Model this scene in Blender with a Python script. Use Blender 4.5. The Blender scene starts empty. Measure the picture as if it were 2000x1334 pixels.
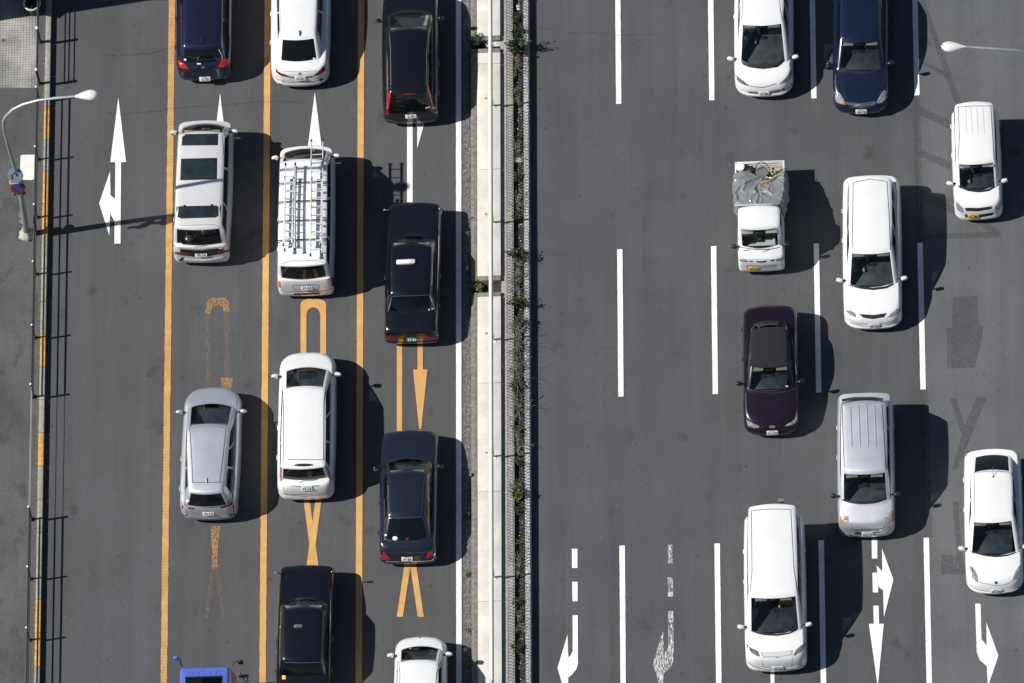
import bpy, bmesh, math, random
from mathutils import Vector, Matrix
from mathutils.bvhtree import BVHTree
random.seed(7)
R = math.radians
scn = bpy.context.scene
col = scn.collection

# ------------------------------------------------------------------ camera
# long lens on a tower, tilted 28 degrees off straight down
CX, CY = 1000.0, 667.0
VY = Vector((-135.0, 44667.0)); ND = Vector((2050.0, -12300.0))
F = math.sqrt(-(VY.x*ND.x + VY.y*ND.y))
vy = Vector((VY.x, VY.y, -F)).normalized()
vd = Vector((ND.x, ND.y, -F)).normalized()
vz = -vd
vx = vy.cross(vz).normalized()
vy = vz.cross(vx).normalized()
Mw = Matrix((vx, vy, vz))                 # camera space -> world
fwd = Mw @ Vector((0, 0, -1))
D = F/66.0
CAM = -fwd*D
cam = bpy.data.cameras.new('camera')
cam.sensor_width = 36.0; cam.lens = 36.0*F/2000.0
cam.clip_start = 10; cam.clip_end = 2000
co = bpy.data.objects.new('camera', cam); col.objects.link(co)
co.matrix_world = Matrix.Translation(CAM) @ Mw.to_4x4()
scn.camera = co

def ray(px, py):
    return (Mw @ Vector((px-CX, CY-py, -F))).normalized()
def G(px, py, z=0.0):
    d = ray(px, py)
    return CAM + d*((z-CAM.z)/d.z)

# ------------------------------------------------------------------ light
SUNV = Vector((-1.0, -0.13, 1.0)).normalized()     # towards the sun
w = bpy.data.worlds.new('World'); scn.world = w; w.use_nodes = True
nt = w.node_tree
sky = nt.nodes.new('ShaderNodeTexSky'); sky.sky_type = 'NISHITA'; sky.sun_disc = False
sky.sun_elevation = math.asin(SUNV.z); sky.sun_rotation = math.atan2(SUNV.x, SUNV.y)
sky.altitude = 100; sky.air_density = 1.0; sky.dust_density = 0.4
bg = nt.nodes['Background']; bg.inputs['Strength'].default_value = 0.05
nt.links.new(sky.outputs[0], bg.inputs[0])
sl = bpy.data.lights.new('sun', 'SUN'); sl.energy = 5.0; sl.angle = R(0.5); sl.color = (1, .965, .91)
so = bpy.data.objects.new('sun', sl); col.objects.link(so)
so.rotation_euler = SUNV.to_track_quat('Z', 'Y').to_euler()
scn.view_settings.view_transform = 'Standard'; scn.view_settings.look = 'None'
scn.view_settings.gamma = 1; scn.view_settings.exposure = 0.18
scn.cycles.max_bounces = 8; scn.cycles.transparent_max_bounces = 12

# ------------------------------------------------------------------ materials
MATS = {}
def mat(name, color=(.5,.5,.5), rough=.5, metal=0, coat=0, spec=.5, noise=0, nscale=6, bump=0, bscale=40, emit=None):
    if name in MATS: return MATS[name]
    m = bpy.data.materials.new(name); m.use_nodes = True
    n = m.node_tree; b = n.nodes['Principled BSDF']
    b.inputs['Base Color'].default_value = (*color, 1)
    b.inputs['Roughness'].default_value = rough
    b.inputs['Metallic'].default_value = metal
    b.inputs['Coat Weight'].default_value = coat
    b.inputs['Coat Roughness'].default_value = .04
    b.inputs['Specular IOR Level'].default_value = spec
    tc = n.nodes.new('ShaderNodeTexCoord')
    if noise:
        t = n.nodes.new('ShaderNodeTexNoise'); t.inputs['Scale'].default_value = nscale; t.inputs['Detail'].default_value = 6
        n.links.new(tc.outputs['Object'], t.inputs['Vector'])
        r = n.nodes.new('ShaderNodeMapRange')
        r.inputs[1].default_value = .3; r.inputs[2].default_value = .7
        r.inputs[3].default_value = 1-noise; r.inputs[4].default_value = 1+noise
        n.links.new(t.outputs[0], r.inputs[0])
        h = n.nodes.new('ShaderNodeHueSaturation'); h.inputs['Color'].default_value = (*color, 1)
        n.links.new(r.outputs[0], h.inputs['Value'])
        n.links.new(h.outputs[0], b.inputs['Base Color'])
    if bump:
        t = n.nodes.new('ShaderNodeTexNoise'); t.inputs['Scale'].default_value = bscale; t.inputs['Detail'].default_value = 4
        n.links.new(tc.outputs['Object'], t.inputs['Vector'])
        bp = n.nodes.new('ShaderNodeBump'); bp.inputs['Strength'].default_value = bump; bp.inputs['Distance'].default_value = .01
        n.links.new(t.outputs[0], bp.inputs['Height']); n.links.new(bp.outputs[0], b.inputs['Normal'])
    MATS[name] = m
    return m

def N(n, kind, **kw):
    x = n.nodes.new(kind)
    for k, v in kw.items():
        if k.startswith('i'): x.inputs[int(k[1:])].default_value = v
        else: setattr(x, k, v)
    return x

def asphalt(name, base, warm=0.0, streak=.07, mottle=.10):
    m = bpy.data.materials.new(name); m.use_nodes = True
    n = m.node_tree; L = n.links; b = n.nodes['Principled BSDF']
    b.inputs['Roughness'].default_value = .88; b.inputs['Specular IOR Level'].default_value = .25
    tc = N(n, 'ShaderNodeTexCoord')
    def noise(scale, detail=4, sx=1, sy=1, rough=.5):
        mp = N(n, 'ShaderNodeMapping'); mp.inputs['Scale'].default_value = (sx, sy, 1)
        L.new(tc.outputs['Object'], mp.inputs['Vector'])
        t = N(n, 'ShaderNodeTexNoise'); t.inputs['Scale'].default_value = scale; t.inputs['Detail'].default_value = detail
        t.inputs['Roughness'].default_value = rough
        L.new(mp.outputs[0], t.inputs['Vector']); return t.outputs[0]
    def rng(src, a, c, lo, hi):
        r = N(n, 'ShaderNodeMapRange', i1=a, i2=c, i3=lo, i4=hi); L.new(src, r.inputs[0]); return r.outputs[0]
    def mul(a, c):
        x = N(n, 'ShaderNodeMath', operation='MULTIPLY'); L.new(a, x.inputs[0]); L.new(c, x.inputs[1]); return x.outputs[0]
    v = rng(noise(28, 5, rough=.75), .3, .7, .76, 1.24)
    v = mul(v, rng(noise(.5, 5), .3, .7, 1-mottle, 1+mottle))
    v = mul(v, rng(noise(2.6, 6, 1, .6), .56, .66, 1, 1-mottle*1.6+.16))
    v = mul(v, rng(noise(1.6, 3, 1, .035), .3, .7, 1-streak, 1+streak))
    v = mul(v, rng(noise(7, 3, 1, .05), .3, .7, .96, 1.04))
    # oil drips and dark spots
    v = mul(v, rng(noise(1.1, 2), .66, .76, 1.0, .72))
    vo = N(n, 'ShaderNodeTexVoronoi', feature='F1'); vo.inputs['Scale'].default_value = 1.3; vo.inputs['Randomness'].default_value = 1
    L.new(tc.outputs['Object'], vo.inputs['Vector'])
    v = mul(v, rng(vo.outputs['Distance'], .03, .075, .62, 1.0))
    vo2 = N(n, 'ShaderNodeTexVoronoi', feature='F1'); vo2.inputs['Scale'].default_value = 3.1; vo2.inputs['Randomness'].default_value = 1
    L.new(tc.outputs['Object'], vo2.inputs['Vector'])
    v = mul(v, rng(vo2.outputs['Distance'], .035, .06, 2.2, 1.0))     # pale grit
    h = N(n, 'ShaderNodeHueSaturation'); h.inputs['Color'].default_value = (base*(1+warm), base, base*(1.03-warm), 1)
    L.new(v, h.inputs['Value']); L.new(h.outputs[0], b.inputs['Base Color'])
    bp = N(n, 'ShaderNodeBump'); bp.inputs['Strength'].default_value = .5; bp.inputs['Distance'].default_value = .006
    L.new(noise(90, 3), bp.inputs['Height']); L.new(bp.outputs[0], b.inputs['Normal'])
    MATS[name] = m; return m

def paintmark(name, color, wear=.3, ribs=False, hard=.05, streak=1.0, sc=14):
    """road paint, worn away where a noise passes a threshold"""
    m = bpy.data.materials.new(name); m.use_nodes = True
    n = m.node_tree; L = n.links; b = n.nodes['Principled BSDF']
    b.inputs['Roughness'].default_value = .7
    tc = N(n, 'ShaderNodeTexCoord')
    t0 = N(n, 'ShaderNodeTexNoise'); t0.inputs['Scale'].default_value = 3; t0.inputs['Detail'].default_value = 6
    L.new(tc.outputs['Object'], t0.inputs['Vector'])
    r0 = N(n, 'ShaderNodeMapRange', i1=.3, i2=.7, i3=.86, i4=1.06); L.new(t0.outputs[0], r0.inputs[0])
    h = N(n, 'ShaderNodeHueSaturation'); h.inputs['Color'].default_value = (*color, 1)
    L.new(r0.outputs[0], h.inputs['Value']); L.new(h.outputs[0], b.inputs['Base Color'])
    mp = N(n, 'ShaderNodeMapping'); mp.inputs['Scale'].default_value = (1, streak, 1)
    L.new(tc.outputs['Object'], mp.inputs['Vector'])
    t = N(n, 'ShaderNodeTexNoise'); t.inputs['Scale'].default_value = sc; t.inputs['Detail'].default_value = 8; t.inputs['Roughness'].default_value = .75
    L.new(mp.outputs[0], t.inputs['Vector'])
    r = N(n, 'ShaderNodeMapRange', i1=wear, i2=wear+hard, i3=0, i4=1); L.new(t.outputs[0], r.inputs[0])
    fac = r.outputs[0]
    if ribs:
        wv = N(n, 'ShaderNodeTexWave', bands_direction='Y'); wv.inputs['Scale'].default_value = 6.5
        wv.inputs['Distortion'].default_value = 2.5; wv.inputs['Detail'].default_value = 2; wv.inputs['Detail Scale'].default_value = 1.5
        L.new(tc.outputs['Object'], wv.inputs['Vector'])
        ge = N(n, 'ShaderNodeMapRange', i1=.02, i2=.10, i3=0, i4=1); L.new(wv.outputs['Fac'], ge.inputs[0])
        t2 = N(n, 'ShaderNodeTexNoise'); t2.inputs['Scale'].default_value = 1.3; t2.inputs['Detail'].default_value = 4
        L.new(tc.outputs['Object'], t2.inputs['Vector'])
        r2 = N(n, 'ShaderNodeMapRange', i1=.42, i2=.56, i3=1, i4=0); L.new(t2.outputs[0], r2.inputs[0])
        mx = N(n, 'ShaderNodeMath', operation='MAXIMUM'); L.new(ge.outputs[0], mx.inputs[0]); L.new(r2.outputs[0], mx.inputs[1])
        mu = N(n, 'ShaderNodeMath', operation='MULTIPLY'); L.new(mx.outputs[0], mu.inputs[0]); L.new(fac, mu.inputs[1]); fac = mu.outputs[0]
    tr = N(n, 'ShaderNodeBsdfTransparent'); ms = N(n, 'ShaderNodeMixShader')
    L.new(fac, ms.inputs[0]); L.new(tr.outputs[0], ms.inputs[1]); L.new(b.outputs[0], ms.inputs[2])
    L.new(ms.outputs[0], n.nodes['Material Output'].inputs[0])
    MATS[name] = m; return m

def glass(name, tint, alpha):
    """tinted car glass: a glossy coat over a see-through tinted film"""
    m = bpy.data.materials.new(name); m.use_nodes = True
    n = m.node_tree; L = n.links
    b = n.nodes['Principled BSDF']
    b.inputs['Base Color'].default_value = (.006, .008, .009, 1); b.inputs['Roughness'].default_value = .03
    b.inputs['Specular IOR Level'].default_value = .1
    tr = N(n, 'ShaderNodeBsdfTransparent'); tr.inputs[0].default_value = (*tint, 1)
    ms = N(n, 'ShaderNodeMixShader'); ms.inputs[0].default_value = alpha
    L.new(tr.outputs[0], ms.inputs[1]); L.new(b.outputs[0], ms.inputs[2])
    gl = N(n, 'ShaderNodeBsdfGlossy'); gl.inputs['Roughness'].default_value = .03
    lw = N(n, 'ShaderNodeLayerWeight'); lw.inputs['Blend'].default_value = .5
    pw = N(n, 'ShaderNodeMath', operation='POWER', i1=4.0); L.new(lw.outputs['Facing'], pw.inputs[0])
    fr = N(n, 'ShaderNodeMapRange', i1=0, i2=1, i3=.04, i4=.9); L.new(pw.outputs[0], fr.inputs[0])
    m2 = N(n, 'ShaderNodeMixShader'); L.new(fr.outputs[0], m2.inputs[0]); L.new(ms.outputs[0], m2.inputs[1]); L.new(gl.outputs[0], m2.inputs[2])
    L.new(m2.outputs[0], n.nodes['Material Output'].inputs[0])
    MATS[name] = m; return m

def carpaint(name, color, metal=0.0, rough=.35):
    m = bpy.data.materials.new(name); m.use_nodes = True
    n = m.node_tree; L = n.links; b = n.nodes['Principled BSDF']
    b.inputs['Metallic'].default_value = metal; b.inputs['Roughness'].default_value = rough
    b.inputs['Coat Weight'].default_value = 1; b.inputs['Coat Roughness'].default_value = .05
    tc = N(n, 'ShaderNodeTexCoord')
    # road film: a little duller and browner low down and in patches
    t = N(n, 'ShaderNodeTexNoise'); t.inputs['Scale'].default_value = 1.7; t.inputs['Detail'].default_value = 5
    L.new(tc.outputs['Object'], t.inputs['Vector'])
    r = N(n, 'ShaderNodeMapRange', i1=.35, i2=.7, i3=.97, i4=1.02); L.new(t.outputs[0], r.inputs[0])
    h = N(n, 'ShaderNodeHueSaturation'); h.inputs['Color'].default_value = (*color, 1); L.new(r.outputs[0], h.inputs['Value'])
    L.new(h.outputs[0], b.inputs['Base Color'])
    r3 = N(n, 'ShaderNodeMapRange', i1=.3, i2=.7, i3=rough*.93, i4=min(1, rough*1.08)); L.new(t.outputs[0], r3.inputs[0]); L.new(r3.outputs[0], b.inputs['Roughness'])
    MATS[name] = m; return m

A_road = asphalt('asphalt_main', .081, -.03, .08)
A_left = asphalt('asphalt_left', .084, -.02, .08)
A_lite = asphalt('asphalt_light', .112, -.03, .08)
A_walk = asphalt('asphalt_walk', .094, .01, .03, .24)
A_soil = mat('soil', (.040,.038,.032), .95, noise=.5, nscale=25, bump=1, bscale=30)
A_ghost = paintmark('tar_ghost', (.084,.086,.091), .38, hard=.36, streak=.5, sc=26)
P_white = paintmark('paint_white', (.80,.80,.79), .27)
P_whitew = paintmark('paint_white_worn', (.8,.8,.78), .33, hard=.06, streak=.5)
P_whitef = paintmark('paint_white_faded', (.72,.73,.73), .44, hard=.16, streak=.25, sc=30)
P_yel = paintmark('paint_yellow', (.60,.335,.105), .28)
P_yelr = paintmark('paint_yellow_ribbed', (.58,.32,.10), .30, ribs=True)
P_yelf = paintmark('paint_yellow_faded', (.58,.31,.09), .50, hard=.30, streak=.35, sc=38)
P_yelm = paintmark('paint_yellow_half', (.58,.31,.09), .40, hard=.26, streak=.45, sc=34)
G_wind = glass('glass_windscreen', (.78,.84,.85), .10)
G_side = glass('glass_side', (.30,.34,.33), .55)
G_dark = glass('glass_privacy', (.05,.055,.06), .85)
M_black = mat('trim_black', (.014,.014,.016), .45)
M_gap = mat('panel_gap_dark', (.012,.012,.014), .8)
M_gapg = mat('panel_gap_grey', (.16,.16,.165), .8)
M_rub = mat('tyre_rubber', (.02,.02,.02), .85, bump=.4)
M_rim = mat('alloy_rim', (.5,.5,.52), .3, .9)
M_chr = mat('chrome', (.75,.76,.78), .12, 1)
M_seat = mat('seat_cloth', (.20,.20,.205), .9, noise=.2, nscale=30)
M_seatb = mat('seat_cloth_beige', (.26,.235,.19), .9, noise=.2, nscale=30)
M_seatl = mat('seat_lace_white', (.62,.62,.62), .9, noise=.1, nscale=30)
M_dash = mat('dashboard_plastic', (.034,.044,.054), .5, noise=.45, nscale=4, bump=.5)
M_dashl = mat('dashboard_green_grey', (.056,.068,.070), .55, noise=.45, nscale=4, bump=.5)
M_cab = mat('cabin_dark', (.02,.02,.021), .9)
M_red = mat('lamp_red', (.42,.012,.014), .12, coat=1, noise=.35, nscale=22)
M_redd = mat('lamp_red_dark', (.17,.01,.012), .15, coat=1, noise=.35, nscale=22)
M_pink = mat('lamp_pink', (.55,.16,.16), .12, coat=1, noise=.3, nscale=22)
M_amb = mat('lamp_amber', (.55,.16,.03), .2, coat=1)
M_lens = mat('lamp_clear', (.36,.38,.38), .08, .35, coat=1, noise=.55, nscale=17, bump=.5, bscale=22)
M_lensy = mat('lamp_clear_warm', (.42,.42,.35), .1, .2, coat=1, noise=.45, nscale=15, bump=.5, bscale=22)
M_lensd = mat('lamp_smoked', (.20,.20,.17), .1, .3, coat=1, noise=.55, nscale=15, bump=.5, bscale=22)
M_plate = mat('plate_white', (.72,.73,.72), .4)
M_plateg = mat('plate_green', (.03,.16,.07), .4)
M_platey = mat('plate_yellow', (.72,.48,.03), .4)
M_ink = mat('plate_ink', (.02,.07,.04), .5)
M_inkb = mat('plate_ink_black', (.02,.02,.02), .5)
M_inkw = mat('plate_ink_white', (.8,.8,.8), .5)
M_stk = mat('sticker_white', (.8,.8,.8), .5)
M_papr_glint = mat('paper_glint_pale', (.62,.68,.66), .7, noise=.06, nscale=9)

# ------------------------------------------------------------------ object helpers
def link(name, me, m=None, parent=None):
    o = bpy.data.objects.new(name, me); col.objects.link(o)
    if m is not None: me.materials.append(m)
    if parent is not None: o.parent = parent
    return o
def obj(name, verts, faces, m=None, parent=None, smooth=True, angle=35):
    me = bpy.data.meshes.new(name); me.from_pydata([tuple(v) for v in verts], [], faces); me.validate(); me.update()
    if smooth:
        me.shade_smooth(); me.set_sharp_from_angle(angle=R(angle))
    return link(name, me, m, parent)
def tag(o, label=None, cat=None, group=None, kind=None):
    if label: o['label'] = label
    if cat: o['category'] = cat
    if group: o['group'] = group
    if kind: o['kind'] = kind
    return o
def empty(name, loc, yaw=0, label=None, cat=None, group=None):
    o = bpy.data.objects.new(name, None); col.objects.link(o)
    o.location = loc; o.rotation_euler = (0, 0, yaw); o.empty_display_size = .3
    return tag(o, label, cat, group)

class MB:
    """collects simple solids into one mesh"""
    def __init__(s): s.v = []; s.f = []
    def add(s, vs, fs):
        k = len(s.v); s.v += [Vector(v) for v in vs]; s.f += [tuple(i+k for i in f) for f in fs]
    def box(s, c, d, rot=None, bev=0):
        bm = bmesh.new(); bmesh.ops.create_cube(bm, size=1)
        for v in bm.verts: v.co = Vector((v.co.x*d[0], v.co.y*d[1], v.co.z*d[2]))
        if bev: bmesh.ops.bevel(bm, geom=list(bm.edges), offset=bev, segments=2, profile=.5, affect='EDGES')
        M = Matrix.Translation(Vector(c)) @ (rot.to_4x4() if rot else Matrix.Identity(4))
        bm.verts.index_update()
        s.add([M @ v.co for v in bm.verts], [tuple(v.index for v in f.verts) for f in bm.faces]); bm.free()
        return s
    def tube(s, pts, r, n=8, caps=True):
        pts = [Vector(p) for p in pts]; rs = r if isinstance(r, (list, tuple)) else [r]*len(pts)
        rings = []; up = None
        for i, p in enumerate(pts):
            t = (pts[min(i+1, len(pts)-1)] - pts[max(i-1, 0)]).normalized()
            if up is None: up = Vector((0,0,1)) if abs(t.z) < .9 else Vector((1,0,0))
            a = t.cross(up).normalized(); b = a.cross(t).normalized(); up = b
            rings.append([p + (a*math.cos(2*math.pi*k/n) + b*math.sin(2*math.pi*k/n))*rs[i] for k in range(n)])
        vs = [v for rg in rings for v in rg]; fs = []
        for i in range(len(pts)-1):
            for k in range(n):
                fs.append((i*n+k, i*n+(k+1) % n, (i+1)*n+(k+1) % n, (i+1)*n+k))
        if caps: fs += [tuple(range(n-1, -1, -1)), tuple(range((len(pts)-1)*n, len(pts)*n))]
        s.add(vs, fs); return s
    def lathe(s, c, prof, n=20, axis='Z'):
        """prof = [(r, h)...] turned round an axis through c"""
        vs = []; fs = []
        for (r, h) in prof:
            for k in range(n):
                a = 2*math.pi*k/n; p = (r*math.cos(a), r*math.sin(a), h)
                if axis == 'X': p = (p[2], p[0], p[1])
                if axis == 'Y': p = (p[0], p[2], p[1])
                vs.append(Vector(c)+Vector(p))
        for i in range(len(prof)-1):
            for k in range(n): fs.append((i*n+k, i*n+(k+1) % n, (i+1)*n+(k+1) % n, (i+1)*n+k))
        fs += [tuple(range(n-1, -1, -1)), tuple(range((len(prof)-1)*n, len(prof)*n))]
        s.add(vs, fs); return s
    def ell(s, c, d, rot=None, nu=14, nv=9, pw=1.0):
        vs = [Vector((0,0,-1))]; fs = []
        for j in range(1, nv):
            a = math.pi*j/nv - math.pi/2
            for k in range(nu):
                b = 2*math.pi*k/nu
                vs.append(Vector((math.cos(a)*math.cos(b), math.cos(a)*math.sin(b), math.sin(a))))
        vs.append(Vector((0,0,1)))
        def sp(x): return math.copysign(abs(x)**pw, x)
        vs = [Vector((sp(v.x)*d[0], sp(v.y)*d[1], sp(v.z)*d[2])) for v in vs]
        for k in range(nu): fs.append((0, 1+(k+1) % nu, 1+k))
        for j in range(nv-2):
            for k in range(nu): fs.append((1+j*nu+k, 1+j*nu+(k+1) % nu, 1+(j+1)*nu+(k+1) % nu, 1+(j+1)*nu+k))
        t = 1+(nv-2)*nu
        for k in range(nu): fs.append((t+k, t+(k+1) % nu, len(vs)-1))
        M = Matrix.Translation(Vector(c)) @ (rot.to_4x4() if rot else Matrix.Identity(4))
        s.add([M @ v for v in vs], fs); return s
    def prism(s, pts, z0, z1):
        n = len(pts); vs = [Vector((p[0], p[1], z0)) for p in pts] + [Vector((p[0], p[1], z1)) for p in pts]
        s.add(vs, [tuple(range(n-1, -1, -1)), tuple(range(n, 2*n))] + [(i, (i+1) % n, n+(i+1) % n, n+i) for i in range(n)]); return s
    def build(s, name, m, parent=None, smooth=True, angle=35):
        o = obj(name, s.v, s.f, m, parent, smooth, angle)
        return o
def RX(a): return Matrix.Rotation(R(a), 3, 'X')
def RY(a): return Matrix.Rotation(R(a), 3, 'Y')
def RZ(a): return Matrix.Rotation(R(a), 3, 'Z')

# ------------------------------------------------------------------ ground and road
def XY(px, py, z=0): p = G(px, py, z); return (p.x, p.y)
def flat(name, pts, z, m, kind='structure'):
    """a sheet with the given outline (ground metres); thin skirt under it"""
    bm = bmesh.new(); vs = [bm.verts.new((p[0], p[1], z)) for p in pts]
    f = bm.faces.new(vs)
    if f.normal.z < 0 or f.calc_area() and (f.normal_update() or f.normal.z < 0): f.normal_flip()
    bmesh.ops.triangulate(bm, faces=bm.faces[:])
    me = bpy.data.meshes.new(name); bm.to_mesh(me); bm.free()
    o = link(name, me, m); o['kind'] = kind; return o
def mark(name, px, m, z=.012): return flat(name, [XY(*p) for p in px], z, m)
def LX(px, py=667): return G(px, py).x       # world x of a lengthwise line through an image point
Y0, Y1 = -16.0, 17.0
flat('ground', [(-300,-300),(300,-300),(300,300),(-300,300)], -.5, A_walk)
xk_in, xk_out = LX(79.5, 667), LX(90, 667)          # kerb by the sidewalk
xm0, xm1 = LX(919), LX(1036)                        # median
flat('road', [(xk_out-.3, -60), (xm0+.05, -60), (xm0+.05, 60), (xk_out-.3, 60)], 0, A_left)
flat('road', [(xm1-.05, -60), (40, -60), (40, 60), (xm1-.05, 60)], 0, A_road)
xs = LX(1803, 760)
flat('road', [(xs, -60), (40, -60), (40, 60), (xs, 60)], .004, A_lite)
# sidewalk
KH = .17
sw = MB(); sw.prism([(-60,-60),(xk_in,-60),(xk_in,60),(-60,60)], -.3, KH-.01)
tag(sw.build('sidewalk', A_walk, smooth=False), kind='structure')
# tiled forecourt
mt = bpy.data.materials.new('paving_tiles'); mt.use_nodes = True
n = mt.node_tree; b = n.nodes['Principled BSDF']; b.inputs['Roughness'].default_value = .7
tc = N(n, 'ShaderNodeTexCoord')
br = N(n, 'ShaderNodeTexBrick', offset=0.0)
br.inputs['Scale'].default_value = 1; br.inputs['Brick Width'].default_value = .088; br.inputs['Row Height'].default_value = .085
br.inputs['Mortar Size'].default_value = .006; br.inputs['Color1'].default_value = (.40,.39,.36,1); br.inputs['Color2'].default_value = (.34,.335,.31,1)
br.inputs['Mortar'].default_value = (.13,.125,.115,1)
n.links.new(tc.outputs['Object'], br.inputs['Vector'])
tn = N(n, 'ShaderNodeTexNoise'); tn.inputs['Scale'].default_value = 1.0; tn.inputs['Detail'].default_value = 5
n.links.new(tc.outputs['Object'], tn.inputs['Vector'])
rr = N(n, 'ShaderNodeMapRange', i1=.4, i2=.62, i3=.55, i4=1.05); n.links.new(tn.outputs[0], rr.inputs[0])
hh = N(n, 'ShaderNodeHueSaturation'); n.links.new(br.outputs[0], hh.inputs['Color']); n.links.new(rr.outputs[0], hh.inputs['Value'])
n.links.new(hh.outputs[0], b.inputs['Base Color']); MATS['paving_tiles'] = mt
a = G(-400, 178, KH); b_ = G(72, 171, KH); c_ = G(78, -250, KH); d_ = G(-400, -250, KH)
flat('pavement', [(p.x, p.y) for p in (a, b_, c_, d_)], KH-.004, mt)
mark('pavement', [(4,81),(11,81),(11,87),(4,87)], mat('tile_dark', (.09,.09,.085), .8), KH+.0) 

# kerb stones, some painted yellow
M_kerb = mat('kerb_concrete', (.30,.285,.24), .85, noise=.22, nscale=5, bump=.5)
M_kerby = mat('kerb_yellow', (.56,.31,.085), .8, noise=.28, nscale=6, bump=.4)
kerb_y = lambda py: G(90, py, KH).y
yel = [(190,291),(351,466),(662,734),(868,915),(1196,1322)]
yy = kerb_y(1500); k = 0
root = None
kerbs = {}
while yy < kerb_y(-200):
    ya, yb = yy+.006, yy+1.10-.006; ym = (ya+yb)/2
    isy = any(kerb_y(b2) < ym < kerb_y(a2) for a2, b2 in yel)
    kerbs.setdefault(isy, MB()).box(((xk_in+xk_out)/2, ym, KH/2-.05), (xk_out-xk_in, yb-ya, KH+.1), bev=.012)
    yy += 1.10
for isy, mb in kerbs.items():
    tag(mb.build('kerb', M_kerby if isy else M_kerb), kind='structure')
gut = MB(); gut.prism([(xk_in-.07,-60),(xk_in-.0,-60),(xk_in-.0,60),(xk_in-.07,60)], KH-.03, KH-.004)
tag(gut.build('kerb', mat('dirt_joint', (.10,.095,.08), .95, noise=.5, nscale=12)), kind='structure')

# lengthwise lines
def line(px, py, wpx, m, ya=-16, yb=17, name='lane_line', jag=.003):
    x = LX(px, py); hw = wpx/66/2
    if jag:
        pts = []; k = max(8, int((yb-ya)*9))
        for i in range(k+1):
            pts.append((x-hw+random.uniform(-jag, jag), ya+(yb-ya)*i/k))
        for i in range(k, -1, -1):
            pts.append((x+hw+random.uniform(-jag, jag), ya+(yb-ya)*i/k))
        return flat(name, pts, .012, m)
    return flat(name, [(x-hw, ya), (x+hw, ya), (x+hw, yb), (x-hw, yb)], .012, m)
line(328, 667, 12.5, P_yelr, jag=.008)
line(518, 667, 12.5, P_yel, jag=.006)
line(703, 667, 12.5, P_yel)
line(896, 667, 10.5, P_white)
for (px, py, segs) in ((1212,667,[(-90,203),(487,775),(1066,1350)]), (1396,667,[(-90,196),(481,770),(1062,1350)]),
                       (1597.5,667,[(-90,192),(476,767),(1056,1350)]), (1801,667,[(-90,186),(474,761),(1051,1350)])):
    for a2, b2 in segs:
        line(px, py, 10.5, P_whitew if (px > 1500 and a2 > 0) else P_white, G(px, b2).y, G(px, a2).y)
# yellow no-U-turn marks: a hoop with an arrow head and a cross below it
def hoop(x0, x1, y0, y1l, y1r, t, m, head=True, hy=(722, 838)):
    xc = (x0+x1)/2; rx = (x1-x0)/2; pts = []
    ry = rx*.5
    for i in range(13):
        a = math.pi - math.pi*i/12
        pts.append((xc+rx*abs(math.cos(a))**.7*(1 if math.cos(a) > 0 else -1), y0+ry*1.0-ry*math.sin(a)**.8))
    pts += [(x1, y1r), (x1-t, y1r)]
    for i in range(13):
        a = math.pi*i/12
        pts.append((xc+(rx-t)*math.cos(a), y0+ry*2.6-ry*1.3*math.sin(a)))
    pts += [(x0+t, y1l), (x0, y1l)]
    mark('turn_marking', pts, m)
    if head: mark('turn_marking', [(x1-t/2-14, hy[0]), (x1-t/2+14, hy[0]), (x1-t/2+2, hy[1]), (x1-t/2-2, hy[1])], m, .013)
def cross(xc, y0, ym, y1, sp, t, m):
    mark('turn_marking', [(xc-sp, y0), (xc-sp+t, y0), (xc+t/2, ym), (xc+sp, y1), (xc+sp-t, y1), (xc-t/2, ym)], m, .012)
    mark('turn_marking', [(xc+sp, y0), (xc+sp-t, y0), (xc-t/2, ym), (xc-sp, y1), (xc-sp+t, y1), (xc+t/2, ym)], m, .0135)
hoop(587, 637, 584, 850, 722, 11.5, P_yel)
cross(610.5, 905, 1064, 1215, 27, 12, P_yel)
hoop(775, 826, 560, 850, 724, 10.5, P_yel)
cross(801.5, 920, 1066, 1205, 26.5, 12, P_yel)
# worn copy in the third lane
mark('turn_marking', [(401,612),(404,590),(412,582),(440,582),(447,590),(449,608),(437,612),(436,600),(425,596),(415,601),(411,613)], P_yelm, .012)
mark('turn_marking', [(402,612),(411,612),(410,752),(402,752)], P_yelf, .012)
mark('turn_marking', [(438,612),(447,612),(448,740),(439,740)], P_yelf, .012)
mark('turn_marking', [(430,738),(455,738),(445,800),(441,800)], P_yelm, .013)
mark('turn_marking', [(412,1028),(431,1028),(425,1068),(419,1078),(413,1068)], P_yelm, .012)
mark('turn_marking', [(415,1062),(426,1062),(425,1108),(414,1108)], P_yelm, .013)
mark('turn_marking', [(413,1105),(420,1105),(407,1208),(399,1208)], P_yelf, .012)
mark('turn_marking', [(420,1105),(427,1105),(440,1208),(432,1208)], P_yelf, .012)

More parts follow.
